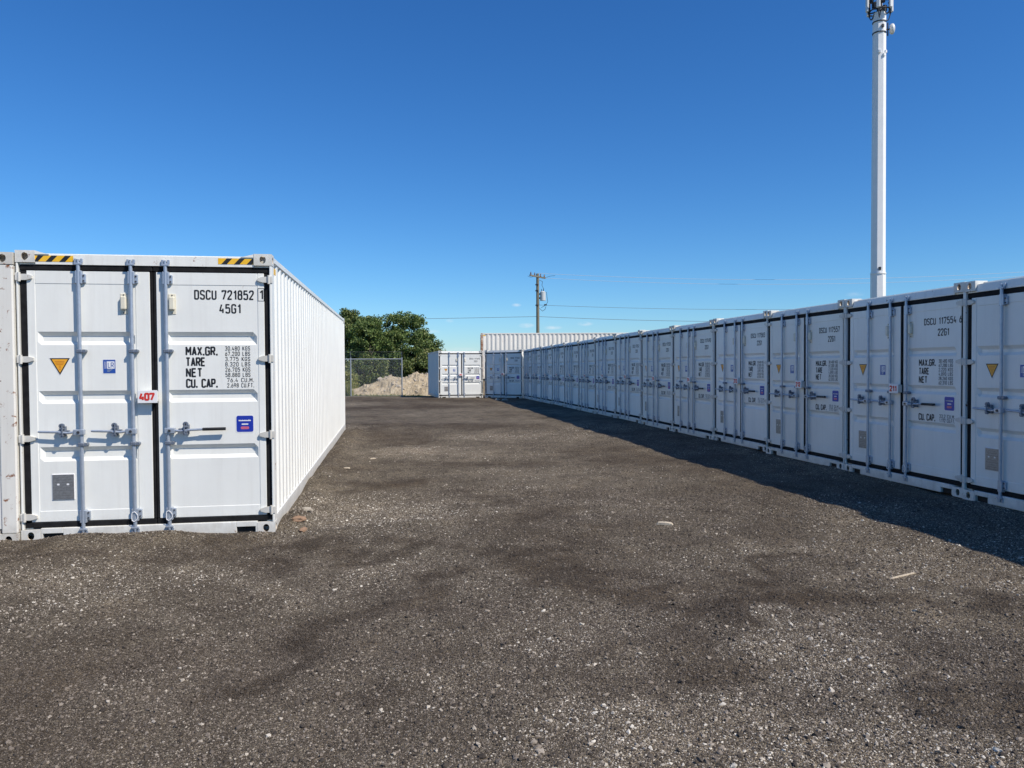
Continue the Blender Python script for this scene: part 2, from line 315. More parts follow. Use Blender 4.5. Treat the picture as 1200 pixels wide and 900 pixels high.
# ------------------------------------------------------------------ stroke lettering
def O_(x0, x1, y0, y1, c=.13):
    return [(x0, y0+c), (x0, y1-c), (x0+c*.3, y1-c*.3), (x0+c, y1), (x1-c, y1), (x1-c*.3, y1-c*.3), (x1, y1-c), (x1, y0+c), (x1-c*.3, y0+c*.3), (x1-c, y0), (x0+c, y0), (x0+c*.3, y0+c*.3), (x0, y0+c)]
w = .44
G = {
 '0': [O_(0, w, 0, 1)], 'O': [O_(0, w, 0, 1)],
 '1': [[(.05, .78), (.24, 1), (.24, 0)]],
 '2': [[(0, .78), (0, .88), (.04, .96), (.13, 1), (w-.13, 1), (w-.04, .96), (w, .87), (w, .72), (w-.05, .6), (0, .06), (0, 0), (w, 0)]],
 '3': [[(0, .85), (.04, .96), (.13, 1), (w-.13, 1), (w-.04, .96), (w, .87), (w, .66), (w-.04, .57), (w-.13, .53), (.14, .53)], [(w-.13, .53), (w-.04, .49), (w, .4), (w, .13), (w-.04, .04), (w-.13, 0), (.13, 0), (.04, .04), (0, .15)]],
 '4': [[(.2, 1), (0, .27), (w, .27)], [(.36, .5), (.36, 0)]],
 '5': [[(w-.02, 1), (.03, 1), (.01, .56), (.14, .62), (w-.13, .62), (w-.04, .58), (w, .49), (w, .13), (w-.04, .04), (w-.13, 0), (.13, 0), (.04, .04), (0, .14)]],
 '6': [[(.3, 1), (.04, .52), (0, .36), (0, .13), (.04, .04), (.13, 0), (w-.13, 0), (w-.04, .04), (w, .13), (w, .45), (w-.04, .54), (w-.13, .58), (.1, .58)]],
 '7': [[(0, .86), (0, 1), (w, 1), (w, .9), (.14, 0)]],
 '8': [O_(0, w, 0, .54), O_(.02, w-.02, .54, 1)],
 '9': [[(w-.1, .42), (.13, .42), (.04, .46), (0, .55), (0, .87), (.04, .96), (.13, 1), (w-.13, 1), (w-.04, .96), (w, .87), (w, .64), (w-.04, .48), (.16, 0)]],
 'A': [[(0, 0), (.23, 1), (w, 0)], [(.07, .27), (w-.07, .27)]],
 'B': [[(0, 0), (0, 1), (w-.13, 1), (w-.04, .96), (w-.02, .87), (w-.02, .66), (w-.06, .56), (w-.15, .53), (0, .53)], [(w-.15, .53), (w-.04, .49), (w, .4), (w, .13), (w-.04, .04), (w-.13, 0), (0, 0)]],
 'C': [[(w, .82), (w, .87), (w-.04, .96), (w-.13, 1), (.13, 1), (.04, .96), (0, .87), (0, .13), (.04, .04), (.13, 0), (w-.13, 0), (w-.04, .04), (w, .13), (w, .18)]],
 'D': [[(0, 0), (0, 1), (w-.15, 1), (w-.04, .95), (w, .85), (w, .15), (w-.04, .05), (w-.15, 0), (0, 0)]],
 'E': [[(w-.03, 1), (0, 1), (0, 0), (w-.03, 0)], [(0, .52), (w-.08, .52)]],
 'F': [[(w-.03, 1), (0, 1), (0, 0)], [(0, .52), (w-.08, .52)]],
 'G': [[(w, .8), (w, .87), (w-.04, .96), (w-.13, 1), (.13, 1), (.04, .96), (0, .87), (0, .13), (.04, .04), (.13, 0), (w-.13, 0), (w-.04, .04), (w, .13), (w, .5), (.26, .5)]],
 'K': [[(0, 0), (0, 1)], [(w, 1), (.02, .42)], [(.14, .57), (w, 0)]],
 'L': [[(0, 1), (0, 0), (w-.06, 0)]],
 'M': [[(0, 0), (0, 1), (.27, .38), (.54, 1), (.54, 0)]],
 'N': [[(0, 0), (0, 1), (w, 0), (w, 1)]],
 'P': [[(0, 0), (0, 1), (w-.13, 1), (w-.04, .96), (w, .87), (w, .6), (w-.04, .51), (w-.13, .47), (0, .47)]],
 'R': [[(0, 0), (0, 1), (w-.13, 1), (w-.04, .96), (w, .87), (w, .62), (w-.04, .53), (w-.13, .49), (0, .49)], [(w-.2, .49), (w, 0)]],
 'S': [[(w, .82), (w, .87), (w-.04, .96), (w-.13, 1), (.13, 1), (.04, .96), (0, .87), (0, .66), (.05, .57), (w-.05, .44), (w, .35), (w, .13), (w-.04, .04), (w-.13, 0), (.13, 0), (.04, .04), (0, .13), (0, .18)]],
 'T': [[(0, 1), (w, 1)], [(w/2, 1), (w/2, 0)]],
 'U': [[(0, 1), (0, .13), (.04, .04), (.13, 0), (w-.13, 0), (w-.04, .04), (w, .13), (w, 1)]],
 'X': [[(0, 0), (w, 1)], [(0, 1), (w, 0)]],
 '.': [[(.03, -.06), (.03, .12)]], ' ': [],
}
def text(mb, s, x0, z0, h, x1=None, t=.15, y=0, mi=0, gap=.29, right=None):
    """flat stroke lettering, cap height h, fitted between x0 and x1"""
    adv = []; cx = 0
    for ch in s:
        wd = .54 if ch == 'M' else (.06 if ch == '.' else (.28 if ch == '1' else (.24 if ch == ' ' else w)))
        adv.append(cx); cx += wd+gap
    tot = cx-gap
    sx = (x1-x0-t*h*.0)/tot if x1 is not None else h
    if right is not None: x0 = right-tot*sx
    ht = t*h/2; seg = 0
    for ch, a in zip(s, adv):
        for pl in G[ch]:
            P = [Vector((x0+(a+px)*sx, z0+ht+pz*(h-2*ht))) for px, pz in pl]
            for i, (p, q) in enumerate(zip(P[:-1], P[1:])):
                d = (q-p).normalized(); o = Vector((-d.y, d.x))*ht; e = d*ht*.55
                a_, b_ = (p-e if i else p-e*.4), (q+e if i < len(P)-2 else q+e*.4); yy = y-.00009*(seg % 7); seg += 1
                mb.add([(a_.x+o.x, yy, a_.y+o.y), (b_.x+o.x, yy, b_.y+o.y), (b_.x-o.x, yy, b_.y-o.y), (a_.x-o.x, yy, a_.y-o.y)], [(0, 1, 2, 3)], mi)

# ------------------------------------------------------------------ shipping container
CW = 2.438
def casting(mb, sx, tb):                                  # hollow corner fitting with holes in front, outer side and top/bottom
    X, Y, Z, T = .178, .162, .118, .014
    def face(o, ax, ay, lw, lh, hr, hz, nrm):
        n = 16; o = Vector(o); ax = Vector(ax); ay = Vector(ay); nrm = Vector(nrm)
        hole = [(lw/2+hr*math.cos(2*math.pi*k/n), lh/2+hz*math.sin(2*math.pi*k/n)) for k in range(n)]
        out = []
        for k in range(n):
            c, s_ = math.cos(2*math.pi*k/n), math.sin(2*math.pi*k/n); m = max(abs(c), abs(s_))
            out.append((lw/2+c/m*lw/2, lh/2+s_/m*lh/2))
        P = lambda q, d=0: o+ax*q[0]+ay*q[1]-nrm*d
        vs = [P(q) for q in out]+[P(q) for q in hole]+[P(q, T) for q in hole]+[P(((x-lw/2)*.9+lw/2, (y-lh/2)*.86+lh/2), T) for x, y in out]
        ring = lambda a, b, mi: mb.add(vs, [(a+k, a+(k+1) % n, b+(k+1) % n, b+k) for k in range(n)], mi)
        ring(0, n, 0); ring(n, 2*n, 1); ring(2*n, 3*n, 1)
    face((0, 0, 0), (sx, 0, 0), (0, 0, 1), X, Z, .032, .040, (0, -1, 0))
    face((0, 0, 0), (0, 1, 0), (0, 0, 1), Y, Z, .036, .036, (-sx, 0, 0))
    zt = Z if tb else 0
    face((0, 0, zt), (sx, 0, 0), (0, 1, 0), X, Y, .034, .058, (0, 0, 1 if tb else -1))
    zo = 0 if tb else Z
    mb.add([(0, 0, zo), (sx*X, 0, zo), (sx*X, Y, zo), (0, Y, zo)], [(0, 1, 2, 3)], 0)
    mb.add([(sx*X, 0, 0), (sx*X, Y, 0), (0, Y, 0), (sx*X, 0, Z), (sx*X, Y, Z), (0, Y, Z)], [(0, 1, 4, 3), (1, 2, 5, 4)], 0)

def corr(mb, L, z0, z1, period=.278, dep=.045, top=True):
    """corrugated sheet along +x from 0..L, facing -y, outermost face at y=0"""
    n = int(round(L/period)); pr = L/n; prof = []
    for k in range(n):
        for a, y in ((0, 0), (.34, 0), (.50, dep), (.84, dep)): prof.append(((k+a)*pr, y))
    prof.append((L, 0)); m = len(prof)
    vs = [(x, y, z0) for x, y in prof]+[(x, y, z1) for x, y in prof]
    mb.add(vs, [(i, i+1, m+i+1, m+i) for i in range(m-1)], 0)

def door_leaf(mb, xa, xb, pa, pb, H, chans, ltop, lbot):
    y = .030
    # flat border
    zb, zt = .190, H-.196
    for a, b in (((xa, y, zb), (pa, y+.045, zt)), ((pb, y, zb), (xb, y+.045, zt)), ((pa, y+.001, ltop), (pb, y+.045, zt)), ((pa, y+.001, zb), (pb, y+.045, lbot))):
        mb.bbox(a, b, .004)
    zs = [(ltop, 0)]
    for (a, b) in chans:
        zs += [(a, 0), (a-.042, 1), (b+.036, 1), (b, 0)]
    zs.append((lbot, 0)); yy = y+.005; dp = .034
    xs = [pa, pa+.012, pa+.05, pb-.05, pb-.012, pb]
    vs = [];
    for z, r in zs:
        for i, x in enumerate(xs): vs.append((x, yy+(dp if (r and i in (2, 3)) else 0), z))
    nx = len(xs)
    fs = [(j*nx+i, j*nx+i+1, (j+1)*nx+i+1, (j+1)*nx+i) for j in range(len(zs)-1) for i in range(nx-1)]
    mb.add(vs, fs, 0)

def lock_fit_cam(mb, zt):                                 # cam box beside the rod and keeper on header/sill; zt=+1 top, -1 bottom ; origin at rod, z at door edge
    s = zt
    mb.bbox((-.030, -.018, min(0, -s*.13)), (.034, .034, max(0, -s*.13)), .006)
    mb.bbox((.030, .004, min(-s*.03, -s*.12)), (.062, .034, max(-s*.03, -s*.12)), .006)
    for zz in (-s*.05, -s*.10): mb.tube((.046, .008, zz), (.046, -.004, zz), .008, 6, mi=1)
    mb.tube((0, -.004, 0), (0, -.004, s*.085), .019, 8)
    mb.bbox((-.036, -.024, min(s*.055, s*.075)), (.036, .045, max(s*.055, s*.075)), .004)
    mb.bbox((-.04, -.006, min(s*.075, s*.12)), (-.016, .012, max(s*.075, s*.12)), .004)
    mb.bbox((.016, -.006, min(s*.075, s*.12)), (.042, .012, max(s*.075, s*.12)), .004)
    mb.tube((0, -.01, s*.07), (0, -.01, s*.112), .012, 6)

def rod_guide(mb):
    mb.bbox((-.028, -.032, -.018), (.028, .03, .018), .006)
    mb.tube((.044, -.026, 0), (.044, .03, 0), .017, 8); mb.bbox((.02, -.012, -.014), (.05, .01, .014), .003)

def handle_mesh(mb, s):                                   # s=-1 points left; origin at rod axis
    mb.bbox((min(-s*.03, s*.07), -.035, -.028), (max(-s*.03, s*.07), .02, .028), .006)
    mb.tube((s*.02, -.03, 0), (s*.02, -.045, 0), .014, 8, mi=2)
    mb.add([], [])
    a, b = (s*.05, s*.38) if s < 0 else (s*.05, s*.34)
    pts = [(s*.04, -.014, .006), (s*.12, -.026, -.006), (s*.2, -.030, .004), (b, -.026, .010)]
    for p, q in zip(pts[:-1], pts[1:]): mb.tube(p, q, .0125, 8)
    mb.tube(pts[-1], (s*(.39 if s < 0 else .565), -.024, .012), .0115 if s < 0 else .016, 8, mi=0 if s < 0 else 1)
def hasp_mesh(mb, s):
    mb.bbox((-.028, -.006, -.05), (.028, .03, .05), .005)
    mb.bbox((-.02, -.046, -.026), (.02, .0, -.014), .003); mb.bbox((-.02, -.046, .022), (.02, .0, .034), .003)
    mb.tube((0, -.036, .055), (0, -.01, .055), .026, 10); mb.tube((0, -.040, .055), (0, -.036, .055), .010, 8, mi=1)
    mb.tube((0, -.042, -.04), (0, -.016, -.04), .020, 10); mb.tube((-.01*s, -.045, .062), (-.01*s, -.045, -.04), .007, 6)
    mb.bbox((-s*.05-.02, -.03, -.012), (-s*.05+.02, -.0, .012), .004)

def hinge_mesh(mb, s):                                    # s=+1: leaf extends toward +x from the post
    mb.prism([(-.045*s, -.030), (.04*s, -.030), (.095*s, -.014), (.095*s, .014), (.04*s, .030), (-.045*s, .030)][::(1 if s > 0 else -1)], .006, .032)
    mb.tube((-.018*s, .004, -.045), (-.018*s, .004, .045), .015, 8)
    mb.bbox((min(-.055*s, -.02*s), -.004, -.038), (max(-.055*s, -.02*s), .03, .038), .004)

def rrect(x0, x1, z0, z1, r, n=4):
    p = []
    for cx, cz, a0 in ((x1-r, z1-r, 0), (x0+r, z1-r, 90), (x0+r, z0+r, 180), (x1-r, z0+r, 270)):
        for k in range(n+1):
            a = rad(a0+90*k/n); p.append((cx+r*math.cos(a), cz+r*math.sin(a)))
    return p
def flatpoly(mb, poly, y, mi=0):
    mb.add([(x, y, z) for x, z in poly], [tuple(range(len(poly)))], mi)

def company_sticker(mb):                                  # .17 x .17, centred
    flatpoly(mb, rrect(-.093, .093, -.093, .093, .022), 0, 0); flatpoly(mb, rrect(-.084, .084, -.084, .084, .018), -.001, 1)
    x = -.062
    rr = random.Random(3)
    while x < .055:
        ww = rr.uniform(.006, .011); hh = rr.uniform(.009, .016); flatpoly(mb, rrect(x, x+ww, .028, .028+hh, .002, 1), -.002, 0); x += ww+.0035
    flatpoly(mb, rrect(-.062, .060, .028, .037, .002, 1), -.002, 0)
    flatpoly(mb, rrect(-.033, .034, -.010, .003, .004, 1), -.002, 0)
    flatpoly(mb, rrect(-.042, .042, -.056, -.028, .012, 2), -.002, 2)
def inspection_sticker(mb, hh):
    flatpoly(mb, rrect(-.064, .064, -hh-.006, hh+.006, .004, 1), 0, 0); flatpoly(mb, rrect(-.058, .058, -hh, hh, .002, 1), -.001, 1)
    flatpoly(mb, rrect(-.024, .050, -.022, .052, .002, 1), -.002, 0)
    text(mb, 'LR', -.010, -.012, .052, .040, t=.11, y=-.003, mi=1, gap=.12)
    for k in range(6): flatpoly(mb, rrect(-.044, -.036, -.02+k*.012, -.012+k*.012, .001, 1), -.002, 0)
    for k in range(3): flatpoly(mb, rrect(-.02, .03-k*.012, -.034-k*.010, -.029-k*.010, .001, 1), -.002, 2)
def warn_sticker(mb):
    a = .094; h = .168
    def tri(k, y, mi):
        c = h*.62; P = [(-a, h/2), (0, -h/2), (a, h/2)]; cz = h/2-h/3
        flatpoly(mb, [(x*k, cz+(z-cz)*k) for x, z in P], y, mi)
    tri(1.10, 0, 2); tri(1.0, -.001, 1); tri(.80, -.002, 0)
    for k, ww in enumerate((.045, .040, .032, .010, .012, .008)): flatpoly(mb, rrect(-ww, ww, .048-k*.016, .056-k*.016, .001, 1), -.003, 3)
def data_plate(mb):
    mb.bbox((-.106, -.006, -.131), (.106, .004, .131), .003, 1); mb.bbox((-.100, -.009, -.125), (.100, -.004, .125), .002, 0)
    for k in range(9):
        if k in (3,): continue
        ww = .07+.02*((k*7) % 3-1); flatpoly(mb, rrect(-ww, ww, .095-k*.026, .098-k*.026, .001, 1), -.0092, 3)
    for x in (-.045, .045): flatpoly(mb, rrect(x-.012, x+.012, .018, .036, .006, 2), -.0105, 1)
def vent(mb):
    mb.bbox((-.036, -.004, -.105), (.036, .01, .105), .006)
    mb.bbox((-.028, -.040, -.060), (.028, .0, .075), .010)
    mb.tube((0, -.006, .09), (0, -.010, .09), .007, 6, mi=1); mb.tube((0, -.006, -.09), (0, -.010, -.09), .007, 6, mi=1)
def seal_wire(mb):
    pts = [(.03*math.sin(a)*(1-.2*math.sin(3*a)), -.03, .05*math.cos(a)) for a in np.linspace(0, 2*math.pi, 11)]
    mb.path(pts, .004, 5)

HC = dict(chans=[(2.095, 1.962), (1.503, 1.375), (.941, .796)], ltop=2.571, guides=(1.90, .965), serial=(2.425, .100), hcode=(2.285, .098))
ST = dict(chans=[(1.824, 1.714), (1.340, 1.228), (.874, .762)], ltop=2.294, guides=(1.235,), serial=(2.110, .088), hcode=(1.965, .092))
def x_(u): return u-CW/2

def container(label, loc, rotz, L=6.058, H=2.591, num=None, ident=('DSCU 117554', '6'), group=None, P='paint', T='trim',
              detail=True, post=None, rotx=0, open_roof=False, handle_z=1.10):
    hc = H > 2.7; S = HC if hc else ST; K = 'h' if hc else 's'
    t = thing('shipping_container', label, 'shipping container', loc, rotz, group, rotx)
    mp, mt = M[P], M[T]
    # ---- frame
    for sx in (1, -1):
        for fr in (1, -1):
            for tb in (0, 1):
                me = cached(('cast', sx, tb, T), 'corner_casting', [mt, M['castin']], lambda mb: casting(mb, sx, tb), fixn=False)
                o = obj('corner_casting', me, t)
                o.location = (-sx*CW/2, 0 if fr > 0 else L, 0 if tb == 0 else H-.118)
                if fr < 0: o.scale = (1, -1, 1)
    zl, zh = .1185, H-.1185
    def fpost(mb, s):
        x = -s*CW/2
        mb.bbox((min(x+s*.003, x+s*.026), .004, zl), (max(x+s*.003, x+s*.022), .10, zh), .004)
        mb.bbox((min(x+s*.024, x+s*.09), .052, zl), (max(x+s*.024, x+s*.09), .12, zh), .003)
        mb.bbox((min(x+s*.003, x+s*.06), .098, zl), (max(x+s*.003, x+s*.06), .158, zh), .004)
    for s in (1, -1): obj('corner_post', cached(('fpost', s, K, post or T), 'corner_post', M[post] if post else mt, lambda mb: fpost(mb, s)), t)
    def rpost(mb, s):
        x = -s*CW/2
        mb.bbox((min(x+s*.003, x+s*.155), L-.15, zl), (max(x+s*.003, x+s*.155), L-.003, zh), .012)
    for s in (1, -1): obj('corner_post', cached(('rpost', s, K, L, post or T), 'corner_post', M[post] if post else mt, lambda mb: rpost(mb, s)), t)
    def header(mb):
        if hc: mb.bbox((x_(.179), .016, H-.136), (x_(CW-.179), .11, H-.036), .0012)
        else:
            xa_, xb_ = x_(.179), x_(CW-.179); pr_ = [(.016, H-.136), (.016, H-.118), (.036, H-.042), (.11, H-.042), (.11, H-.136)]
            mb.add([(xa_, a_, b_) for a_, b_ in pr_]+[(xb_, a_, b_) for a_, b_ in pr_], [(0, 1, 2, 3, 4), (9, 8, 7, 6, 5)]+[(k, 5+k, 5+(k+1) % 5, (k+1) % 5) for k in range(5)])
        for sg in ((1, -1) if hc else ()):
            xq = -sg*(CW/2-.1795); y0g, y1g = .004, .15
            vs = [(xq, y0g, H-.037), (xq, y0g, H-.004), (xq+sg*.13, y0g, H-.037), (xq, y1g, H-.037), (xq, y1g, H-.004), (xq+sg*.13, y1g, H-.037)]
            mb.add(vs, [(0, 2, 1), (3, 4, 5), (1, 2, 5, 4), (0, 3, 5, 2), (0, 1, 4, 3)])
        mb.bbox((x_(.026), .03, H-.137), (x_(CW-.026), .12, H-.119), .003)
    obj('door_header', cached(('head', K, T), 'door_header', mt, header), t)
    def sill(mb):
        f0, f1 = .197, .385
        mb.bbox((x_(f1), .003, .010), (x_(CW-f1), .12, .132), .006)
        mb.bbox((x_(.179), .003, .078), (x_(f1+.001), .12, .131), .003); mb.bbox((x_(CW-f1-.001), .003, .078), (x_(CW-.179), .12, .131), .003)
        mb.bbox((x_(.179), .003, .010), (x_(f0), .12, .079), .003); mb.bbox((x_(CW-f0), .003, .010), (x_(CW-.179), .12, .079), .003)
    obj('door_sill', cached(('sill', K, T), 'door_sill', mt, sill), t)
    for a_ in (.197, CW-.385): obj('fork_pocket', cached(('pock',), 'fork_pocket', M['dark'], lambda mb: mb.box((0, .04, .012), (.188, .10, .077))), t, (x_(a_), 0, 0))
    def rails(mb, s, top):
        x = -s*CW/2
        if top: mb.bbox((min(x+s*.004, x+s*.064), .163, H-.072), (max(x+s*.004, x+s*.064), L-.163, H-.010), .006)
        else:
            mb.bbox((min(x+s*.004, x+s*.05), .163, .012), (max(x+s*.004, x+s*.05), L-.163, .17), .006)
    for s in (1, -1):
        obj('top_rail', cached(('rail', s, 1, K, L, T), 'top_rail', mt, lambda mb: rails(mb, s, 1)), t)
        obj('bottom_rail', cached(('rail', s, 0, K, L, T), 'bottom_rail', mt, lambda mb: rails(mb, s, 0)), t)
    def side(mb, s):
        c = MB(); corr(c, L-.30, .168, H-.070)
        x = -s*(CW/2-.014)
        for v in c.v: mb.v.append((x+s*v[1], .155+v[0], v[2]))
        mb.f = c.f; mb.m = c.m; mb.sm = c.sm
    for s in (1, -1): obj('side_wall', cached(('side', s, K, L, P), 'side_wall', mp, lambda mb: side(mb, s), fixn=False), t)
    def end(mb):
        c = MB(); corr(c, CW-.30, .168, H-.10, .25, .045)
        for v in c.v: mb.v.append((-CW/2+.15+v[0], L-.02-v[1], v[2]))
        mb.f = c.f; mb.m = c.m; mb.sm = c.sm
    obj('end_wall', cached(('end', K, L, P), 'end_wall', mp, end, fixn=False), t)
    obj('end_rail', cached(('erailt', T), 'end_rail', mt, lambda mb: mb.bbox((x_(.179), -.10, -.118), (x_(CW-.179), -.004, -.008), .006)), t, (0, L, H))
    obj('end_rail', cached(('erailb', T), 'end_rail', mt, lambda mb: mb.bbox((x_(.179), -.10, .012), (x_(CW-.179), -.004, .17), .006)), t, (0, L, 0))
    def roof(mb):
        c = MB(); n = int(L/.21); pr = (L-.30)/n; prof = []
        for k in range(n):
            for a, z in ((0, 0), (.3, 0), (.5, -.018), (.8, -.018)): prof.append((.15+(k+a)*pr, H-.012+z))
        prof.append((L-.15, H-.012)); m = len(prof)
        mb.add([(x_(.06), y, z) for y, z in prof]+[(x_(CW-.06), y, z) for y, z in prof], [(i, i+1, m+i+1, m+i) for i in range(m-1)])
        mb.box((x_(.179), .115, H-.06), (x_(CW-.179), .16, H-.016))
    obj('roof', cached(('roof', K, L, P), 'roof', mp, roof), t)
    obj('floor', cached(('floor', L), 'floor', M['dark'], lambda mb: mb.box((x_(.06), .13, .05), (x_(CW-.06), L-.11, .16))), t)
    if hc and detail:
        def haz(mb, s):
            x0, x1 = (.170, .530) if s > 0 else (CW-.530, CW-.17)
            zt, zb = H-.048, H-.108
            mb.box((x_(x0), .0135, zb), (x_(x1), .0155, zt), 0)
            k = x0-.02 if s > 0 else x0+.03
            n = 0
            while k < x1:
                sl = .055
                q = [(k, zb), (k+.055, zb), (k+.055+sl, zt), (k+sl, zt)] if s > 0 else [(k+sl, zb), (k+.055+sl, zb), (k+.055, zt), (k, zt)]
                if s < 0: q = [(k, zb), (k+.055, zb), (k+.055+sl, zt), (k+sl, zt)]
                q = [(min(max(x, x0), x1), z) for x, z in q]
                mb.add([(x_(x), .0125, z) for x, z in q], [(0, 1, 2, 3)], 1); k += .125
        for s in (1, -1): obj('hazard_tape', cached(('haz', s), 'hazard_tape', [M['hazyellow'], M['ink']], lambda mb: haz(mb, s)), t)
        for s in (-1, 1): obj('hazard_tape', cached(('hazside',), 'hazard_tape', [M['hazyellow']], lambda mb: mb.box((-.003, .175, -.19), (.001, .30, -.125), 0)), t, (s*(CW/2-.004), 0, H))
    # ---- doors
    for di, (xa, xb, pa, pb) in enumerate(((.088, 1.238, .165, 1.100), (1.299, CW-.084, 1.375, CW-.150))):
        d = obj('door', cached(('door', di, K, P), 'door', mp, lambda mb: door_leaf(mb, x_(xa), x_(xb), x_(pa), x_(pb), H, S['chans'], S['ltop'], .300)), t)
        if not detail: continue
        def seal(mb):
            y0, y1 = .026, .070
            zb, zt = .190, H-.196
            mb.bbox((x_(.028 if di == 0 else xa-.029), y0, .1335), (x_(xb+.028 if di == 0 else CW-.028), y1, zb-.001), .008)
            mb.bbox((x_(.028 if di == 0 else xa-.029), y0, zt+.001), (x_(xb+.028 if di == 0 else CW-.028), y1, H-.1375), .008)
            mb.bbox((x_(.028 if di == 0 else xa-.029), y0+.006, zb), (x_(xa-.001), y1, zt), .006)
            mb.bbox((x_(xb+.001), y0+.006, zb), (x_(xb+.028 if di == 0 else CW-.028), y1, zt), .006)
        obj('door_seal', cached(('seal', di, K), 'door_seal', M['seal'], seal), d)
        s = 1 if di == 0 else -1
        hz = (.245, 1.03, 1.82, H-.262) if hc else (.235, .935, 1.64, H-.245)
        for z in hz: obj('hinge', cached(('hinge', s, T), 'hinge', mt, lambda mb: hinge_mesh(mb, s)), d, (x_(.05 if s > 0 else CW-.05), 0, z))
        for rx in ((.580, 1.070) if di == 0 else (1.400,)):
            X = x_(rx); ry = -.004
            obj('lock_rod', cached(('rod', K), 'lock_rod', M['galv'], lambda mb: mb.tube((0, ry, .10), (0, ry, H-.11), .0185, 12)), d, (X, 0, 0))
            obj('rod_bracket', cached(('camt',), 'rod_bracket', [M['galv'], M['bolt']], lambda mb: lock_fit_cam(mb, 1)), d, (X, 0, H-.195))
            obj('rod_bracket', cached(('camb',), 'rod_bracket', [M['galv'], M['bolt']], lambda mb: lock_fit_cam(mb, -1)), d, (X, 0, .175))
            for gz in S['guides']: obj('rod_bracket', cached(('guide',), 'rod_bracket', [M['steel']], rod_guide), d, (X, 0, gz))
            hs_ = -1 if di == 0 else 1
            obj('handle', cached(('handle', hs_), 'handle', [M['galv'], M['grip'], M['bolt']], lambda mb: handle_mesh(mb, hs_)), d, (X, 0, handle_z-.01))
            obj('handle_catch', cached(('hasp', hs_), 'handle_catch', [M['steel'], M['bolt']], lambda mb: hasp_mesh(mb, hs_)), d, (X+hs_*.175, 0, handle_z))
            if rx > .6: obj('seal_wire', cached(('swire',), 'seal_wire', M['wsticker'], seal_wire), d, (X, 0, .225))
        yb = .0335
        obj('vent_cover', cached(('vent',), 'vent_cover', [M['vent'], M['bolt']], vent), d, (x_(.990 if di == 0 else 1.452), yb, H-.52))
        if di == 0:
            obj('warning_sticker', cached(('tri',), 'warning_sticker', [M['yellow'], M['ink'], M['wsticker'], M['orange']], warn_sticker, False), d, (x_(.378 if hc else .405), yb, 1.747 if hc else 1.535))
            obj('inspection_sticker', cached(('insp',), 'inspection_sticker', [M['wsticker'], M['lblue'], M['galv']], lambda mb: inspection_sticker(mb, .068), False), d, (x_(.840 if hc else .860), yb, 1.745 if hc else 1.535))
            obj('data_plate', cached(('dplate', hc), 'data_plate', [M['plate' if hc else 'tanplate'], M['wsticker'], M['ink'], M['plateprint']], data_plate), d, (x_(.388 if hc else .42), yb, .538 if hc else .522))
        else:
            obj('company_sticker', cached(('comp',), 'company_sticker', [M['wsticker'], M['blue'], M['pink']], company_sticker, False), d, (x_(2.145 if hc else 2.160), yb, 1.145 if hc else 1.122))
            z, h = S['serial']
            def ser(mb):
                text(mb, ident[0], x_(1.672 if hc else 1.702), z, h, x_(2.245 if hc else 2.262), y=yb)
            def chk(mb):
                if True:
                    cx = 2.312 if hc else 2.330
                    text(mb, ident[1], x_(cx), z+(.005 if hc else 0), h, x_(cx+.030), y=.0285)
                    if hc:
                        b0, b1, c0, c1 = x_(2.292), x_(2.356), z-.012, z+.122
                        for a in (((b0, .0284, c0), (b0+.005, .0286, c1)), ((b1-.005, .0284, c0), (b1, .0286, c1)), ((b0, .0284, c0), (b1, .0286, c0+.005)), ((b0, .0284, c1-.005), (b1, .0286, c1))): mb.box(*a)
            me = MB(); ser(me); obj('serial_number', me.mesh('serial_number', M['ink']), d)
            if ident[1]: me = MB(); chk(me); obj('check_digit', me.mesh('check_digit', M['ink']), d)
            def code(mb):
                z2, h2 = S['hcode']; text(mb, '45G1' if hc else '22G1', x_(1.915 if hc else 1.955), z2, h2, x_(2.115 if hc else 2.140), y=yb)
            obj('size_code', cached(('code', hc), 'size_code', M['ink'], code, False), d)
            def weights(mb):
                x0 = x_(1.580 if hc else 1.610); h3 = .094 if hc else .090; zz = (1.852, 1.742, 1.632, 1.522) if hc else (1.586, 1.477, 1.368, .886)
                for s_, z_, wd in zip(('MAX.GR.', 'TARE', 'NET', 'CU. CAP.'), zz, (.300, .178, .145, .296)):
                    text(mb, s_, x0, z_, h3, x0+wd, t=.175, y=yb, gap=.26)
                rows = ('30.480 KGS', '67.200 LBS', '3.775 KGS', '8.320 LBS', '26.705 KGS', '58.880 LBS', '76.4 CU.M.', '2.698 CU.FT.') if hc else \
                       ('30.480 KGS', '67.200 LBS', '2.220 KGS', '4.890 LBS', '28.260 KGS', '62.310 LBS', '33.2 CU.M.', '1.172 CU.FT.')
                for k, r in enumerate(rows):
                    if hc: zr = 1.904-k*.0545
                    else: zr = (1.628-k*.0545) if k < 6 else (.938-(k-6)*.052)
                    text(mb, r, 0, zr, .044, .242 if k < 6 else .262, t=.13, y=yb, right=x_(2.184 if k < 6 else 2.22)+(.02 if hc else .03), gap=.34)
            obj('weight_table', cached(('wt', hc), 'weight_table', M['ink'], weights, False), d)
    if num:
        def plate(mb):
            mb.bbox((-.095, -.040, -.064), (.095, -.034, .064), .003)
            mb.bbox((-.085, -.034, .040), (.085, .03, .052), .003, 1); mb.bbox((-.085, -.034, -.050), (-.075, .03, .050), .002, 1); mb.bbox((.075, -.034, -.050), (.085, .03, .050), .002, 1)
        pz = 1.440 if hc else 1.285
        np_ = obj('number_plate', cached(('nplate',), 'number_plate', [M['wsticker'], mp], plate), t, (x_(1.222 if hc else 1.21), -.012, pz))
        mb = MB(); text(mb, num, -.070, -.040, .080, .060, t=.24, y=-.0415, gap=.22); obj('unit_number', mb.mesh('unit_number', M['red']), np_)
    return t

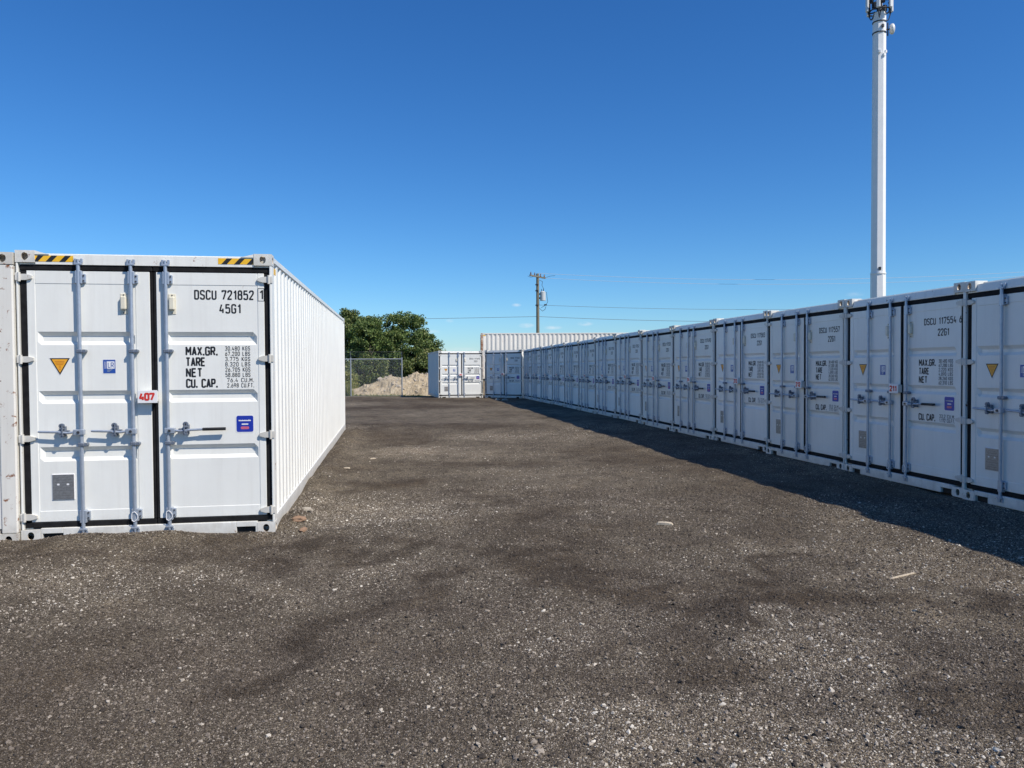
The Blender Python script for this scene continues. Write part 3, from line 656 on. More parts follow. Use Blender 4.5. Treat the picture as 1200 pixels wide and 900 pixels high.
# ---- placement
LX, LY, LA, LZ = -1.330, 8.242, -.0128, -.081
ec = Vector((math.cos(LA), -math.sin(LA), 0)); dc = Vector((math.sin(LA), math.cos(LA), 0))
cen = Vector((LX, LY, LZ))-ec*(CW/2)
container('tall white container with red number 407 on its doors and striped hazard tape above', cen, -LA, 12.192, 2.896,
          num='407', ident=('DSCU 721852', '1'), rotx=rad(.53))
c2 = cen-ec*(CW+.012)+dc*(12.16)
container('aged cream container with rusty corner post, cut off at the left edge beside 407', c2+Vector((0, 0, .06)), -LA+math.pi, 12.192, 2.896,
          P='old', T='old', ident=('DSCU 721847', '6'), rotx=rad(-.4), num=None)

RX, RY, RA, RS = 6.638, 8.319, -.0109, 2.441
def row_z(k):
    t_ = (k+.5)/13; return .032*(1-t_)-.007*t_+.042*4*t_*(1-t_) if 0 <= t_ <= 1 else .03
ids = {-2: ('117561', '0'), -1: ('117549', '7'), 0: ('117554', '6'), 1: ('117557', ''), 2: ('117583', ''), 3: ('117490', ''), 4: ('117538', ''), 5: ('117542', '')}
ordn = {-2: 'out of view at the near end of the right row', -1: 'cut by the right edge of the photo', 0: '', 1: '', 2: '', 3: '', 4: ''}
far = ['second', 'third', 'fourth', 'fifth', 'sixth', 'seventh', 'eighth', 'ninth', 'tenth', 'eleventh', 'twelfth', 'thirteenth', 'fourteenth']
rj = random.Random(5)
for k in range(-3, 13):
    d = Vector((math.sin(RA), math.cos(RA), 0)); dep = Vector((math.cos(RA), -math.sin(RA), 0))
    p = Vector((RX, RY, 0))+d*(RS*(k+.5))+dep*(rj.uniform(-.02, .03) if k not in (0, -1) else 0); p.z = row_z(k)+(rj.uniform(-.012, .012) if k > 0 else 0)
    idn = ids.get(k, ('1175%02d' % (20+k*5), ''))
    if k == -3: lab = 'white container hidden beyond the right edge, the nearest of the shaded row'
    elif k == -2: lab = 'white container just outside the right edge of the photo in the shaded row'
    elif k == -1: lab = 'white shaded container cut by the right edge, only its left door in view'
    elif k == 0: lab = 'white shaded container with red number 211 and serial DSCU 117554 6 on its doors'
    elif k == 1: lab = 'white shaded container with serial DSCU 117557 on its right door, next beyond number 211'
    elif k == 12: lab = 'farthest white container of the shaded right row, meeting the turned corner container'
    else: lab = 'white shaded container in the right row, %s beyond the one numbered 211' % far[k-2+0 if k < 2 else k-2]
    container(lab, p, -math.pi/2-RA+rj.uniform(-.005, .005), 6.058, 2.591, num=str(211+k), ident=('DSCU '+idn[0], idn[1]), group='white containers in the long shaded row on the right')

# turned container at the corner, and the sunlit one beside it
a = rad(42); rc = Vector((6.27, 40.22, .0))
container('white container turned at an angle in the far corner between row and sunlit container', rc-Vector((math.cos(a), -math.sin(a), 0))*(CW/2), -a, 6.058, 2.591,
          num='225', ident=('DSCU 117602', ''))
a = rad(-3.5); lc = Vector((1.93, 41.75, -.02))
container('sunlit white container facing the camera at the far end, beside the chain link fence', lc+Vector((math.cos(a), -math.sin(a), 0))*(CW/2), -a, 6.058, 2.591,
          num='226', ident=('DSCU 117610', ''))
# long container behind, side on, raised on blocks: its left end post is rusty
bx, by, bz = 4.86, 48.0, .925; ba = rad(5.95)
container('long corrugated container with rusty end post standing higher behind the far corner', (bx+math.sin(ba)*CW/2, by+math.cos(ba)*CW/2, bz), -math.pi/2-ba, 12.192, 2.896, P='oldwhite', T='oldwhite', post='rusty', ident=('DSCU 721860', ''))
# ------------------------------------------------------------------ ground
def sstep(a, b, x): t_ = np.clip((x-a)/(b-a), 0, 1); return t_*t_*(3-2*t_)
rs = np.random.RandomState(11)
WV = [(rs.uniform(0, 2*np.pi), l, rs.uniform(0, 6.28)) for l in np.geomspace(.35, 7, 26)]
def gz(x, y):
    x = np.asarray(x, float); y = np.asarray(y, float); z = np.zeros(np.broadcast(x, y).shape)
    for a_, l, ph in WV: z = z+.0052*l**.55*.42*np.sin((x*np.cos(a_)+y*np.sin(a_))*2*np.pi/l+ph+.8*np.sin(y/l*.7+ph))
    yard = (1-sstep(60, 90, np.abs(y)))
    z = z*yard
    left = 1-sstep(-1.6, 1.2, x)
    base = left*(-.081+.0093*np.clip(y-8.24, -4, 14)*1.0)
    tt = np.clip((y-8.3)/31.7, 0, 1)
    right = sstep(4.6, 6.2, x)*(.028-.03*tt+.16*tt*(1-tt))
    z = z*(1-.7*sstep(6.0, 6.7, x))+base+right
    # loose gravel banked against the left container's front and side
    z = z+np.exp(-((y-8.14)/.20)**2)*left*(.040+.028*np.sin(x*2.2+1.0)+.012*np.sin(x*7.3))
    z = z+np.exp(-((x+1.20)/.17)**2)*sstep(8.1, 8.8, y)*(1-sstep(19, 21, y))*(.085+.03*np.sin(y*1.7)+.02*np.sin(y*5.1))
    z = z+np.exp(-((x-6.70)/.16)**2)*(1-sstep(39, 40, y))*(.012+.016*np.sin(y*1.3)+.012*np.sin(y*4.1))
    z = z-.15*sstep(42.5, 47.5, y)
    z = z+1.06*sstep(46.4, 47.6, y+.104*(x-4.9))*sstep(4.4, 4.85, x)*(1-sstep(30, 40, x))*(1-sstep(56, 70, y))   # raised pad
    return z
DARK = [([(.3, 5.9), (.05, 5.5), (-.3, 5.15), (-.86, 4.7)], .22, 1.0), ([(1.0, 6.9), (1.12, 6.1), (1.4, 5.25), (2.13, 4.9), (3.08, 4.93), (4.2, 4.6)], .20, 1.0),
        ([(1.45, 4.3), (1.6, 3.7), (1.2, 3.5)], .34, .95), ([(-1.0, 7.35), (.1, 7.2)], .22, 1.0), ([(-.55, 11), (0, 11.2)], .45, .9), ([(.4, 13.5), (1.9, 13.0)], .6, .8),
        ([(2.6, 5.9), (3.6, 5.9)], .16, .9), ([(2.0, 7.9), (.9, 8.6), (.6, 10.5)], .25, .6), ([(2.6, 3.9), (2.9, 3.3)], .2, .8), ([(-2.4, 7.6), (-1.3, 7.5)], .25, .6),
        ([(-3, 7.6), (-4.5, 7.4)], .3, .8), ([(0, 17), (1.5, 16.5)], .8, .7), ([(-1.2, 22), (2.5, 21)], 1.0, .7), ([(-3, 31), (5, 33)], 1.6, .9), ([(-6, 40), (5, 39)], 3.0, 1.0), ([(-.1, 4.3), (.6, 3.9)], .2, .5)]
LIGHT = [([(2.35, 4.35), (2.75, 4.2)], .28, 1.0), ([(1.8, 6.3), (2.6, 6.2)], .35, .6), ([(3.1, 6.3), (3.5, 6.4)], .25, .7), ([(-.5, 9.2), (.1, 8.8)], .4, .5), ([(.2, 15), (2, 18)], .8, .5), ([(-1.9, 6.9), (-.9, 6.6)], .22, .6), ([(1.0, 3.2), (2.4, 3.0)], .3, .25)]
WN = [(rs.uniform(0, 2*np.pi), l, rs.uniform(0, 6.28)) for l in np.geomspace(.22, 3.2, 18)]
def wob(x, y, sd):
    z = 0
    for a_, l, ph in WN: z = z+l**.6*np.sin((x*np.cos(a_+sd)+y*np.sin(a_+sd))*6.283/l+ph*(1+sd))
    return z
def tone(x, y):
    x = np.asarray(x, float); y = np.asarray(y, float); xw = x+.055*wob(x, y, .3)+.03*wob(x*3, y*3, 2.1); yw = y+.08*wob(x, y, 1.1)+.04*wob(x*3, y*3, 4.2)
    out = []
    for L_ in (DARK, LIGHT):
        m = np.zeros(x.shape)
        for pts, wd, am in L_:
            dd = np.full(x.shape, 1e9)
            for (ax, ay), (bx2, by2) in zip(pts[:-1], pts[1:]):
                vx_, vy_ = bx2-ax, by2-ay; t_ = np.clip(((xw-ax)*vx_+(yw-ay)*vy_)/(vx_*vx_+vy_*vy_), 0, 1)
                dd = np.minimum(dd, np.hypot(xw-ax-t_*vx_, yw-ay-t_*vy_))
            m = np.maximum(m, am*np.exp(-(dd/wd)**2))
        out.append(m)
    g = .5+.16*wob(x*.42+3, y*.42, .7)
    return np.clip(.5-.31*out[0]+.30*out[1]+.18*(np.clip(g, -.5, 1.5)-.5), 0, 1)
def axis(lo, hi, core, step, grow=1.16):
    a0, a1 = core; xs = list(np.arange(a0, a1+1e-6, step)); s_ = step; v = a1
    while v < hi: s_ *= grow; v += s_; xs.append(v)
    s_ = step; v = a0
    while v > lo: s_ *= grow; v -= s_; xs.insert(0, v)
    return np.array(xs)
xs = axis(-900, 900, (-6.5, 7.5), .07, 1.12); ys = axis(-300, 2600, (2.0, 16), .07, 1.045)
XX, YY = np.meshgrid(xs, ys)
ZZ = gz(XX, YY); nx, ny = len(xs), len(ys)
V = np.stack([XX.ravel(), YY.ravel(), ZZ.ravel()], 1)
I = np.arange(nx*ny).reshape(ny, nx)
Fq = np.stack([I[:-1, :-1].ravel(), I[:-1, 1:].ravel(), I[1:, 1:].ravel(), I[1:, :-1].ravel()], 1)
me = bpy.data.meshes.new('ground'); me.from_pydata(V.tolist(), [], Fq.tolist()); me.materials.append(M['ground']); me.materials.append(M['grass'])
cyq = V[Fq].mean(1)
mi_ = ((cyq[:, 1] > 48.2) | (cyq[:, 0] < -60) | (cyq[:, 0] > 60)).astype(np.int32)
at_ = me.attributes.new('wear', 'FLOAT', 'POINT'); at_.data.foreach_set('value', tone(XX.ravel(), YY.ravel()).astype(np.float32))
me.polygons.foreach_set('material_index', mi_.tolist()); me.polygons.foreach_set('use_smooth', [True]*len(Fq)); me.update()
obj('ground', me, kind='structure')
print('ground verts', len(V))

# loose stones (geometry nodes, instanced on points)
def scatter(name, pts, scl, tone, material, kindlabel):
    me = bpy.data.meshes.new(name); me.from_pydata([tuple(p) for p in pts], [], [])
    n = len(pts)
    at = me.attributes.new('scl', 'FLOAT_VECTOR', 'POINT'); at.data.foreach_set('vector', scl.astype(np.float32).ravel())
    at = me.attributes.new('rot', 'FLOAT_VECTOR', 'POINT'); at.data.foreach_set('vector', np.stack([rs.normal(0, .35, n), rs.normal(0, .35, n), rs.uniform(0, 6.28, n)], 1).astype(np.float32).ravel())
    at = me.attributes.new('tone', 'FLOAT', 'POINT'); at.data.foreach_set('value', tone.astype(np.float32))
    me.materials.append(material)
    o = obj(name, me, kind='stuff', label=kindlabel, category='gravel')
    ng = bpy.data.node_groups.new(name+'_nodes', 'GeometryNodeTree')
    ng.interface.new_socket('Geometry', in_out='INPUT', socket_type='NodeSocketGeometry'); ng.interface.new_socket('Geometry', in_out='OUTPUT', socket_type='NodeSocketGeometry')
    A = ng.nodes.new; gi, go = A('NodeGroupInput'), A('NodeGroupOutput')
    ico = A('GeometryNodeMeshIcoSphere'); ico.inputs['Radius'].default_value = 1; ico.inputs['Subdivisions'].default_value = 2
    sp = A('GeometryNodeSetPosition'); nzt = A('ShaderNodeTexNoise'); nzt.inputs['Scale'].default_value = 1.1; nzt.inputs['Detail'].default_value = 2
    vm = A('ShaderNodeVectorMath'); vm.operation = 'SUBTRACT'; vm.inputs[1].default_value = (.5, .5, .5)
    vs = A('ShaderNodeVectorMath'); vs.operation = 'SCALE'; vs.inputs['Scale'].default_value = 1.9
    ng.links.new(nzt.outputs['Color'], vm.inputs[0]); ng.links.new(vm.outputs[0], vs.inputs[0])
    ng.links.new(ico.outputs['Mesh'], sp.inputs['Geometry']); ng.links.new(vs.outputs[0], sp.inputs['Offset'])
    sm = A('GeometryNodeSetMaterial'); sm.inputs['Material'].default_value = material; ng.links.new(sp.outputs[0], sm.inputs[0])
    mp_ = A('GeometryNodeMeshToPoints'); ng.links.new(gi.outputs[0], mp_.inputs[0])
    ip = A('GeometryNodeInstanceOnPoints'); ng.links.new(mp_.outputs[0], ip.inputs['Points']); ng.links.new(sm.outputs[0], ip.inputs['Instance'])
    for an, sk in (('rot', 'Rotation'), ('scl', 'Scale')):
        na = A('GeometryNodeInputNamedAttribute'); na.data_type = 'FLOAT_VECTOR'; na.inputs['Name'].default_value = an
        ng.links.new(na.outputs['Attribute'], ip.inputs[sk])
    ng.links.new(ip.outputs[0], go.inputs[0])
    md = o.modifiers.new('scatter', 'NODES'); md.node_group = ng
    return o
def frustum_pts(n, r0, r1, pw=1.0):
    u = rs.uniform(0, 1, n)**pw; r = np.sqrt(r0*r0+(r1*r1-r0*r0)*u); th = YAW+rs.uniform(-.72, .70, n)
    return r*np.sin(th), r*np.cos(th)
def ok_ground(x, y):
    left = (x < -1.30+(.0128)*(y-8.2)*-1) & (y > 8.27) & (y < 20.6)
    right = x > 6.70
    return ~(left | right)
bx_, by_ = [], []; sz = []
for n, r0, r1, s0, s1 in ((240000, 2.4, 5.4, .0019, .0034), (230000, 5.4, 10.5, .0026, .0042), (130000, 10.5, 22, .0036, .0055)):
    x, y = frustum_pts(n, r0, r1); k = ok_ground(x, y); x, y = x[k], y[k]
    bx_.append(x); by_.append(y); sz.append(np.minimum(s0*np.exp(rs.exponential(.30, len(x))), .0095)*(s1/s0)**rs.uniform(0, 1, len(x))**2)
x = np.concatenate(bx_); y = np.concatenate(by_); s_ = np.concatenate(sz)
z = gz(x, y)+s_*.15
scl = np.stack([s_*rs.uniform(.8, 1.4, len(s_)), s_*rs.uniform(.7, 1.1, len(s_)), s_*rs.uniform(.45, .8, len(s_))], 1)
tn = rs.beta(1.25, 1.75, len(s_))*np.clip(.30+1.35*tone(x, y), .25, 1.25)
scatter('gravel', np.stack([x, y, z], 1), scl, np.clip(tn, 0, 1), M['pebble'], 'loose grey and tan gravel stones scattered over the yard')

# ------------------------------------------------------------------ small debris
def rock_mesh(seed, mat_, sub=2):
    r_ = random.Random(seed); bm = bmesh.new(); bmesh.ops.create_icosphere(bm, subdivisions=sub, radius=1)
    for v in bm.verts: v.co *= 1+r_.uniform(-.22, .22)
    mb = MB(); mb.bm(bm); return mb.mesh('rock', mat_)
def scrap(label, x, y, ln, wd, th, rz, m='scrap'):
    mb = MB(); mb.prism([(-ln/2, 0), (-ln/2+.02, th), (ln*.1, th*1.15), (ln/2-.015, th*.8), (ln/2, 0)], -wd/2, wd/2)
    o = obj('wood_scrap', mb.mesh('wood_scrap', M[m], True), None, (x, y, float(gz(x, y))+.004), label=label, category='wood scrap'); o.rotation_euler = (rad(3), 0, rz)
scrap('long thin pale stick lying on the gravel near the shadow of the right row', 3.84, 5.45, .34, .014, .008, rad(24))
scrap('short broad pale wood chip lying in the middle of the gravel yard', 2.66, 7.57, .17, .05, .022, rad(-24))
scrap('tiny pale splinter on the gravel beside the far half of the corrugated side wall', -.54, 14.1, .13, .035, .015, rad(50))
scrap('tiny pale wood piece close to the foot of the corrugated side wall', -.93, 12.9, .12, .04, .015, rad(-20))
for i, (x, y, s_, mt_, lb) in enumerate([(-1.13, 8.55, .055, 'rustrock', 'reddish stone at the near right corner of container 407'), (-1.05, 8.28, .04, 'rustrock', 'small brown stone just in front of the corner of container 407'),
                                     (-1.10, 9.0, .05, 'rock', 'pale stone beside the corrugated wall of container 407'), (5.0, 37.6, .13, 'rock', 'pale lump of rubble before the turned corner container'), (4.7, 38.2, .09, 'rock', 'smaller pale lump of rubble left of the bigger one at the corner')]):
    o = obj('stone', rock_mesh(i+20, M[mt_]), None, (x, y, float(gz(x, y))+s_*.25), label=lb, category='stone'); o.scale = (s_*1.5, s_, s_*.6); o.rotation_euler = (0, 0, i*1.3)

# ------------------------------------------------------------------ fence
FY, FZ = 48.35, -.15
fz = thing('chain_link_fence', 'galvanised chain link fence with barbed wire beyond the far end of the yard', 'fence', (0, FY, FZ))
posts = [-3.17+3.13*k for k in range(-6, 2)]
for x in posts:
    mb = MB(); mb.tube((0, 0, 0), (0, 0, 2.42), .038, 8); mb.tube((0, 0, 2.42), (0, 0, 2.45), .045, 8); mb.tube((0, 0, 2.42), (0, -.25, 2.80), .016, 6)
    obj('post', CACHE.setdefault('fpostm', mb.mesh('post', M['fence'])), fz, (x, 0, 0))
mb = MB(); mb.tube((posts[0], 0, 2.36), (posts[-1], 0, 2.36), .028, 8); obj('top_rail', mb.mesh('top_rail', M['fence']), fz)
mb = MB(); mb.tube((posts[0], 0, .08), (posts[-1], 0, .08), .006, 5); obj('tension_wire', mb.mesh('tension_wire', M['fence']), fz)
for k in range(3):
    mb = MB(); f_ = (k+1)/3; mb.tube((posts[0], -.25*f_, 2.42+.38*f_), (posts[-1], -.25*f_, 2.42+.38*f_), .0035, 4); obj('barbed_wire', mb.mesh('barbed_wire', M['fence']), fz)
def chain(mb):
    x1, z1, s_ = 3.13, 2.36, .085; hw = .0022
    k = -z1
    while k < x1:
        for sg in (1, -1):
            pa = max(k, 0); pb = min(k+z1-.06, x1)
            if pb <= pa: continue
            za, zb = .06+(pa-k), .06+(pb-k)
            if sg < 0: pa2, pb2 = x1-pa, x1-pb
            else: pa2, pb2 = pa, pb
            mb.tube((pa2, .004*sg, za), (pb2, .004*sg, min(zb, z1)), .0019, 3, caps=False, smooth=False)
        k += s_
for x in posts[:-1]: obj('wire_mesh', cached(('chain',), 'wire_mesh', M['fence'], chain), fz, (x, 0, 0))

# ------------------------------------------------------------------ spoil heap
def heap():
    xs_ = np.linspace(-6.2, 7.5, 150); ys_ = np.linspace(49.6, 57, 70); X, Y = np.meshgrid(xs_, ys_)
    r2 = np.random.RandomState(4); hgt = np.zeros_like(X)
    for cx, cy, rx_, ry_, h in ((1.6, 52.8, 4.0, 2.8, 1.34), (-.2, 52.6, 3.4, 2.4, 1.20), (4.6, 53.2, 3.6, 2.6, 1.3), (-2.0, 52.2, 2.3, 1.8, .70), (-3.2, 51.9, 1.5, 1.4, .34)):
        q = np.sqrt(((X-cx)/rx_)**2+((Y-cy)/ry_)**2); hgt = np.maximum(hgt, h*np.clip(1.18*(1-q**1.25), 0, 1))
    n = np.zeros_like(X)
    for l in np.geomspace(.25, 2.2, 22):
        a_, ph = r2.uniform(0, 6.28), r2.uniform(0, 6.28); n += .022*l**.7*np.sin((X*np.cos(a_)+Y*np.sin(a_))*6.28/l+ph)*1.0
    Z = hgt+n*np.clip(hgt*3, 0, 1)+r2.normal(0, .022, X.shape)*np.clip(hgt*4, 0, 1)-.19
    I = np.arange(X.size).reshape(X.shape)
    me = bpy.data.meshes.new('dirt_heap'); me.from_pydata(np.stack([X.ravel(), Y.ravel(), Z.ravel()], 1).tolist(), [], np.stack([I[:-1, :-1].ravel(), I[:-1, 1:].ravel(), I[1:, 1:].ravel(), I[1:, :-1].ravel()], 1).tolist())
    me.materials.append(M['soil']); obj('dirt_heap', me, None, label='low heap of sandy rubble and dirt behind the chain link fence', category='dirt heap')
    P = []
    mbr = MB(); r3 = random.Random(9)
    for k in range(420):
        i, j = r3.randrange(70), r3.randrange(150)
        if Z[i, j] < .02: continue
        s_ = r3.uniform(.03, .09)*(2.0 if r3.random() < .06 else 1); bm = bmesh.new(); bmesh.ops.create_icosphere(bm, subdivisions=1, radius=1)
        for v in bm.verts: v.co = Vector((v.co.x*s_*1.3, v.co.y*s_, v.co.z*s_*.8))*(1+r3.uniform(-.25, .25))+Vector((X[i, j], Y[i, j], Z[i, j]+s_*.2))
        mbr.bm(bm)
    obj('rubble', mbr.mesh('rubble', M['rock']), None, kind='stuff', label='pale stones strewn over the dirt heap', category='rubble')
heap()

# ------------------------------------------------------------------ trees
def tree(label, x, y, z, h, rx_, ry_, seed, m, n_clump=120, per=170, lsz=.085, group='trees beyond the fence'):
    r_ = np.random.RandomState(seed)
    t = thing('tree', label, 'tree', (x, y, z), 0, group)
    mb = MB(); tips = []
    def limb(p, d, ln, r, lvl):
        segs = 3; q = Vector(p); d = Vector(d).normalized()
        for s in range(segs):
            d2 = (d+Vector(r_.normal(0, .14, 3))).normalized(); e = q+d2*ln/segs
            mb.tube(q, e, r*(1-.22*s/segs*2), 6, r*(1-.22*(s+1)/segs*2), caps=False); q = e; d = d2
            if lvl < 2 and s > 0:
                for _ in range(2):
                    a_ = r_.uniform(0, 6.28); dd = (d*0.5+Vector((math.cos(a_), math.sin(a_), .35))*.8).normalized(); limb(q, dd, ln*.5, r*.5, lvl+1)
        tips.append(q)
    for k in range(3):
        a_ = k*2.1+r_.uniform(0, 1); limb((.15*math.cos(a_), .15*math.sin(a_), 0), (.3*math.cos(a_), .3*math.sin(a_), 1), h*.45, .10, 0)
    obj('trunk', mb.mesh('trunk', M['bark']), t)
    # clumps of small leaves through the volume
    cs = []
    while len(cs) < n_clump:
        u = r_.normal(0, 1, 3); u /= np.linalg.norm(u); rr = r_.uniform(.35, 1)**.5
        c = np.array([u[0]*rx_*rr, u[1]*ry_*rr, h*.56+u[2]*h*.44*rr])
        bulge = 1+.16*math.sin(3.1*math.atan2(u[2], u[0])+seed)+.08*math.sin(7*math.atan2(u[2], u[0])+seed*2)
        c[:2] *= bulge; c[2] = h*.56+(c[2]-h*.56)*bulge
        if c[2] > .25: cs.append(c)
    cs = np.array(cs); cr = r_.uniform(.28, .62, len(cs))
    cc = np.repeat(cs, per, 0); off = r_.normal(0, 1, (len(cc), 3)); off /= np.linalg.norm(off, axis=1)[:, None]
    off *= (r_.uniform(0, 1, len(cc))**.5)[:, None]*np.repeat(cr, per)[:, None]*np.array([1, 1, .75])
    P = cc+off
    a1 = r_.normal(0, 1, P.shape); a1 /= np.linalg.norm(a1, axis=1)[:, None]; a2 = np.cross(a1, r_.normal(0, 1, P.shape)); a2 /= np.linalg.norm(a2, axis=1)[:, None]
    s = (lsz*r_.uniform(.6, 1.3, len(P)))[:, None]
    Vv = np.stack([P-a1*s, P+a2*s*.6, P+a1*s, P-a2*s*.6], 1).reshape(-1, 3); k = np.arange(len(P))*4
    me = bpy.data.meshes.new('crown'); me.from_pydata(Vv.tolist(), [], np.stack([k, k+1, k+2, k+3], 1).tolist()); me.materials.append(m)
    obj('crown', me, t)
tree('dark green broad tree, the right one nearest the sunlit container', .25, 63, -.2, 6.2, 2.75, 2.2, 3, M['leaf'], 300, 170)
tree('dark green tree just right of container 407, left of the broad one', -4.7, 64, -.2, 6.5, 2.9, 2.2, 5, M['leaf2'], 300, 170)
tree('low bushy tree between the two taller dark ones', -2.3, 61.5, -.2, 5.7, 2.2, 1.8, 8, M['leaf'], 200, 160)
tree('green tree mostly hidden behind the end of container 407', -9.3, 66, -.2, 6.2, 3.0, 2.4, 12, M['leaf2'], 120, 150)
tree('low spreading shrub at the foot of the right tree', 2.2, 60.5, -.2, 3.3, 2.1, 1.5, 17, M['leaf2'], 80, 150, group=None)
tree('yellow green shrub behind the fence at the end of container 407', -4.3, 53.2, -.2, 1.9, 1.0, .9, 21, M['weed'], 60, 130, .06, group=None)
tree('olive bush standing behind the left fence panel', -2.6, 57, -.2, 2.7, 1.9, 1.2, 23, M['leaf2'], 70, 150, .07, group=None)
# weeds along the fence foot
r_ = np.random.RandomState(31); n = 5200
X = r_.uniform(-8, 1.2, n); keep = (r_.uniform(0, 1, n) < .12+.75*(X < -3.1)); X = X[keep]; Y = 48.5+r_.gamma(1.4, .5, len(X)); n = len(X)
hh = r_.uniform(.12, .55, n)*np.where(X < -3.1, 1.7, .3); B = np.stack([X, Y, gz(X, Y)], 1); T_ = B+np.stack([r_.normal(0, .12, n), r_.normal(0, .12, n), hh], 1)
sx_ = np.stack([r_.normal(0, .02, n), r_.normal(0, .02, n), 0*X], 1)
Vv = np.stack([B-sx_, B+sx_, T_], 1).reshape(-1, 3); k = np.arange(n)*3
me = bpy.data.meshes.new('weeds'); me.from_pydata(Vv.tolist(), [], np.stack([k, k+1, k+2], 1).tolist()); me.materials.append(M['weed'])
obj('weeds', me, None, kind='stuff', label='dry yellow green weeds growing along the foot of the fence', category='weeds')

# ------------------------------------------------------------------ monopole tower
def at(px, py, depth):
    d = F_ + R_*((px-600)/F_PX) - U_*((py-450)/F_PX); return Vector((0, 0, CAM_H))+d*depth
TD = 60.0
tp = at(1028.5, 430, TD); tx, ty = tp.x, tp.y; pxm = TD/F_PX
zat = lambda px, py: at(px, py, TD).z
tw = thing('cell_tower', 'tall white monopole with antenna panels at its top behind the right row', 'cell tower', (tx, ty, 0))
zf = zat(1028, 321); ztop = zat(1030, 20)
ph = .089
mb = MB(); mb.tube((0, 0, -.2), (0, 0, zf), 8.6*pxm, 8, 8.3*pxm, smooth=False, phase=ph); obj('lower_pole', mb.mesh('lower_pole', M['tower'], True), tw)
mb = MB(); mb.tube((0, 0, zf), (0, 0, ztop), 7.95*pxm, 8, 7.2*pxm, smooth=False, phase=ph); obj('upper_pole', mb.mesh('upper_pole', M['tower'], True), tw)
mb = MB(); mb.tube((0, 0, zf-.05), (0, 0, zf+.05), 8.7*pxm, 16); 
obj('flange', mb.mesh('flange', M['tower'], True), tw)
for zz in (zat(1029, 30.5), zat(1029, 43)):
    mb = MB(); mb.tube((0, 0, zz-.04), (0, 0, zz+.04), 7.7*pxm, 16); obj('clamp_band', mb.mesh('clamp_band', M['towerblack'], True), tw)
for (a_, zz) in ((250, zf+.35), (265, zat(0+1029, 37)), (240, zat(1029, 66)), (280, zat(1029, 70)), (300, zat(1029, 66))):
    a2 = rad(a_); mb = MB(); mb.bbox((-.09, -.08, -.12), (.09, .05, .12), .02); o = obj('port_cover', mb.mesh('port_cover', M['towerblack' if zz > zat(1029, 60) and a_ == 265 or a_ == 250 else 'tower']), tw, (7.5*pxm*math.cos(a2), 7.5*pxm*math.sin(a2), zz)); o.rotation_euler = (0, 0, a2+math.pi/2)
# head frame, panels, radios
for zz in (ztop+.15, ztop+1.5):
    mb = MB(); n = 24
    pts = [(.78*math.cos(2*math.pi*k/n), .78*math.sin(2*math.pi*k/n), zz) for k in range(n+1)]; mb.path(pts, .05, 6)
    for k in range(3): mb.tube((0, 0, zz), (.78*math.cos(k*2.094+.4), .78*math.sin(k*2.094+.4), zz), .05, 6)
    obj('mount_ring', mb.mesh('mount_ring', M['towerblack']), tw)
mb = MB(); mb.tube((0, 0, ztop), (0, 0, ztop+2.3), .20, 10); obj('top_spigot', mb.mesh('top_spigot', M['towerblack']), tw)
for k in range(6):
    a_ = rad(-8+60*k); rr = .95
    mb = MB(); mb.bbox((-.14, -.09, 0), (.14, .09, 2.2), .05); mb.tube((0, .14, -.15), (0, .14, 2.3), .035, 6, mi=1)
    for zz in (.35, 1.7): mb.bbox((-.05, .07, zz), (.05, .2, zz+.1), .01, 1)
    o = obj('antenna_panel', CACHE.setdefault('panel', mb.mesh('antenna_panel', [M['radome'], M['towerblack']])), tw, (rr*math.cos(a_), rr*math.sin(a_), ztop+.10)); o.rotation_euler = (0, 0, a_+math.pi/2)
    mb = MB(); mb.bbox((-.17, -.12, 0), (.17, .12, .5), .03)
    for j in range(5): mb.box((-.15+j*.065, -.15, .05), (-.13+j*.065, -.12, .45))
    o = obj('radio_unit', CACHE.setdefault('radio', mb.mesh('radio_unit', M['towerblack'])), tw, (.55*math.cos(a_+.5), .55*math.sin(a_+.5), ztop+.25+.35*(k % 3))); o.rotation_euler = (0, 0, a_+2)
    mb = MB(); c0 = Vector((.9*math.cos(a_), .9*math.sin(a_), ztop+.15)); c1 = Vector((.42*math.cos(a_+.25), .42*math.sin(a_+.25), ztop+.1))
    pts = [c0.lerp(c1, s/8)-Vector((0, 0, (.65 if k in (0, 3, 4) else .35)*math.sin(math.pi*s/8))) for s in range(9)]; mb.path(pts, .035, 6)
    obj('cable', mb.mesh('cable', M['towerblack']), tw)
zd = zat(1045, 38); vx = R_*(15.5*pxm)
mb = MB(); mb.tube((0, 0, 0), Vector((R_.x, R_.y, 0))*(13*pxm), .05, 6); mb.tube(Vector((R_.x, R_.y, 0))*(9.8*pxm)+Vector((0, 0, -.5)), Vector((R_.x, R_.y, 0))*(9.8*pxm)+Vector((0, 0, .5)), .05, 6); obj('dish_mount', mb.mesh('dish_mount', M['towerblack']), tw, (0, 0, zd))
mb = MB(); ax = Vector((R_.x*.9-.1, R_.y*.9-.3, 0)).normalized(); prof = [(0, .30), (.10, .38), (.2, .40), (.30, .34), (.36, .2), (.38, .02)]
for (d0, r0), (d1, r1) in zip(prof[:-1], prof[1:]): mb.tube(ax*d0, ax*d1, r0, 16, r1, caps=(d0 == 0))
obj('dish_antenna', mb.mesh('dish_antenna', M['radome']), tw, (R_.x*12*pxm, R_.y*12*pxm, zd))

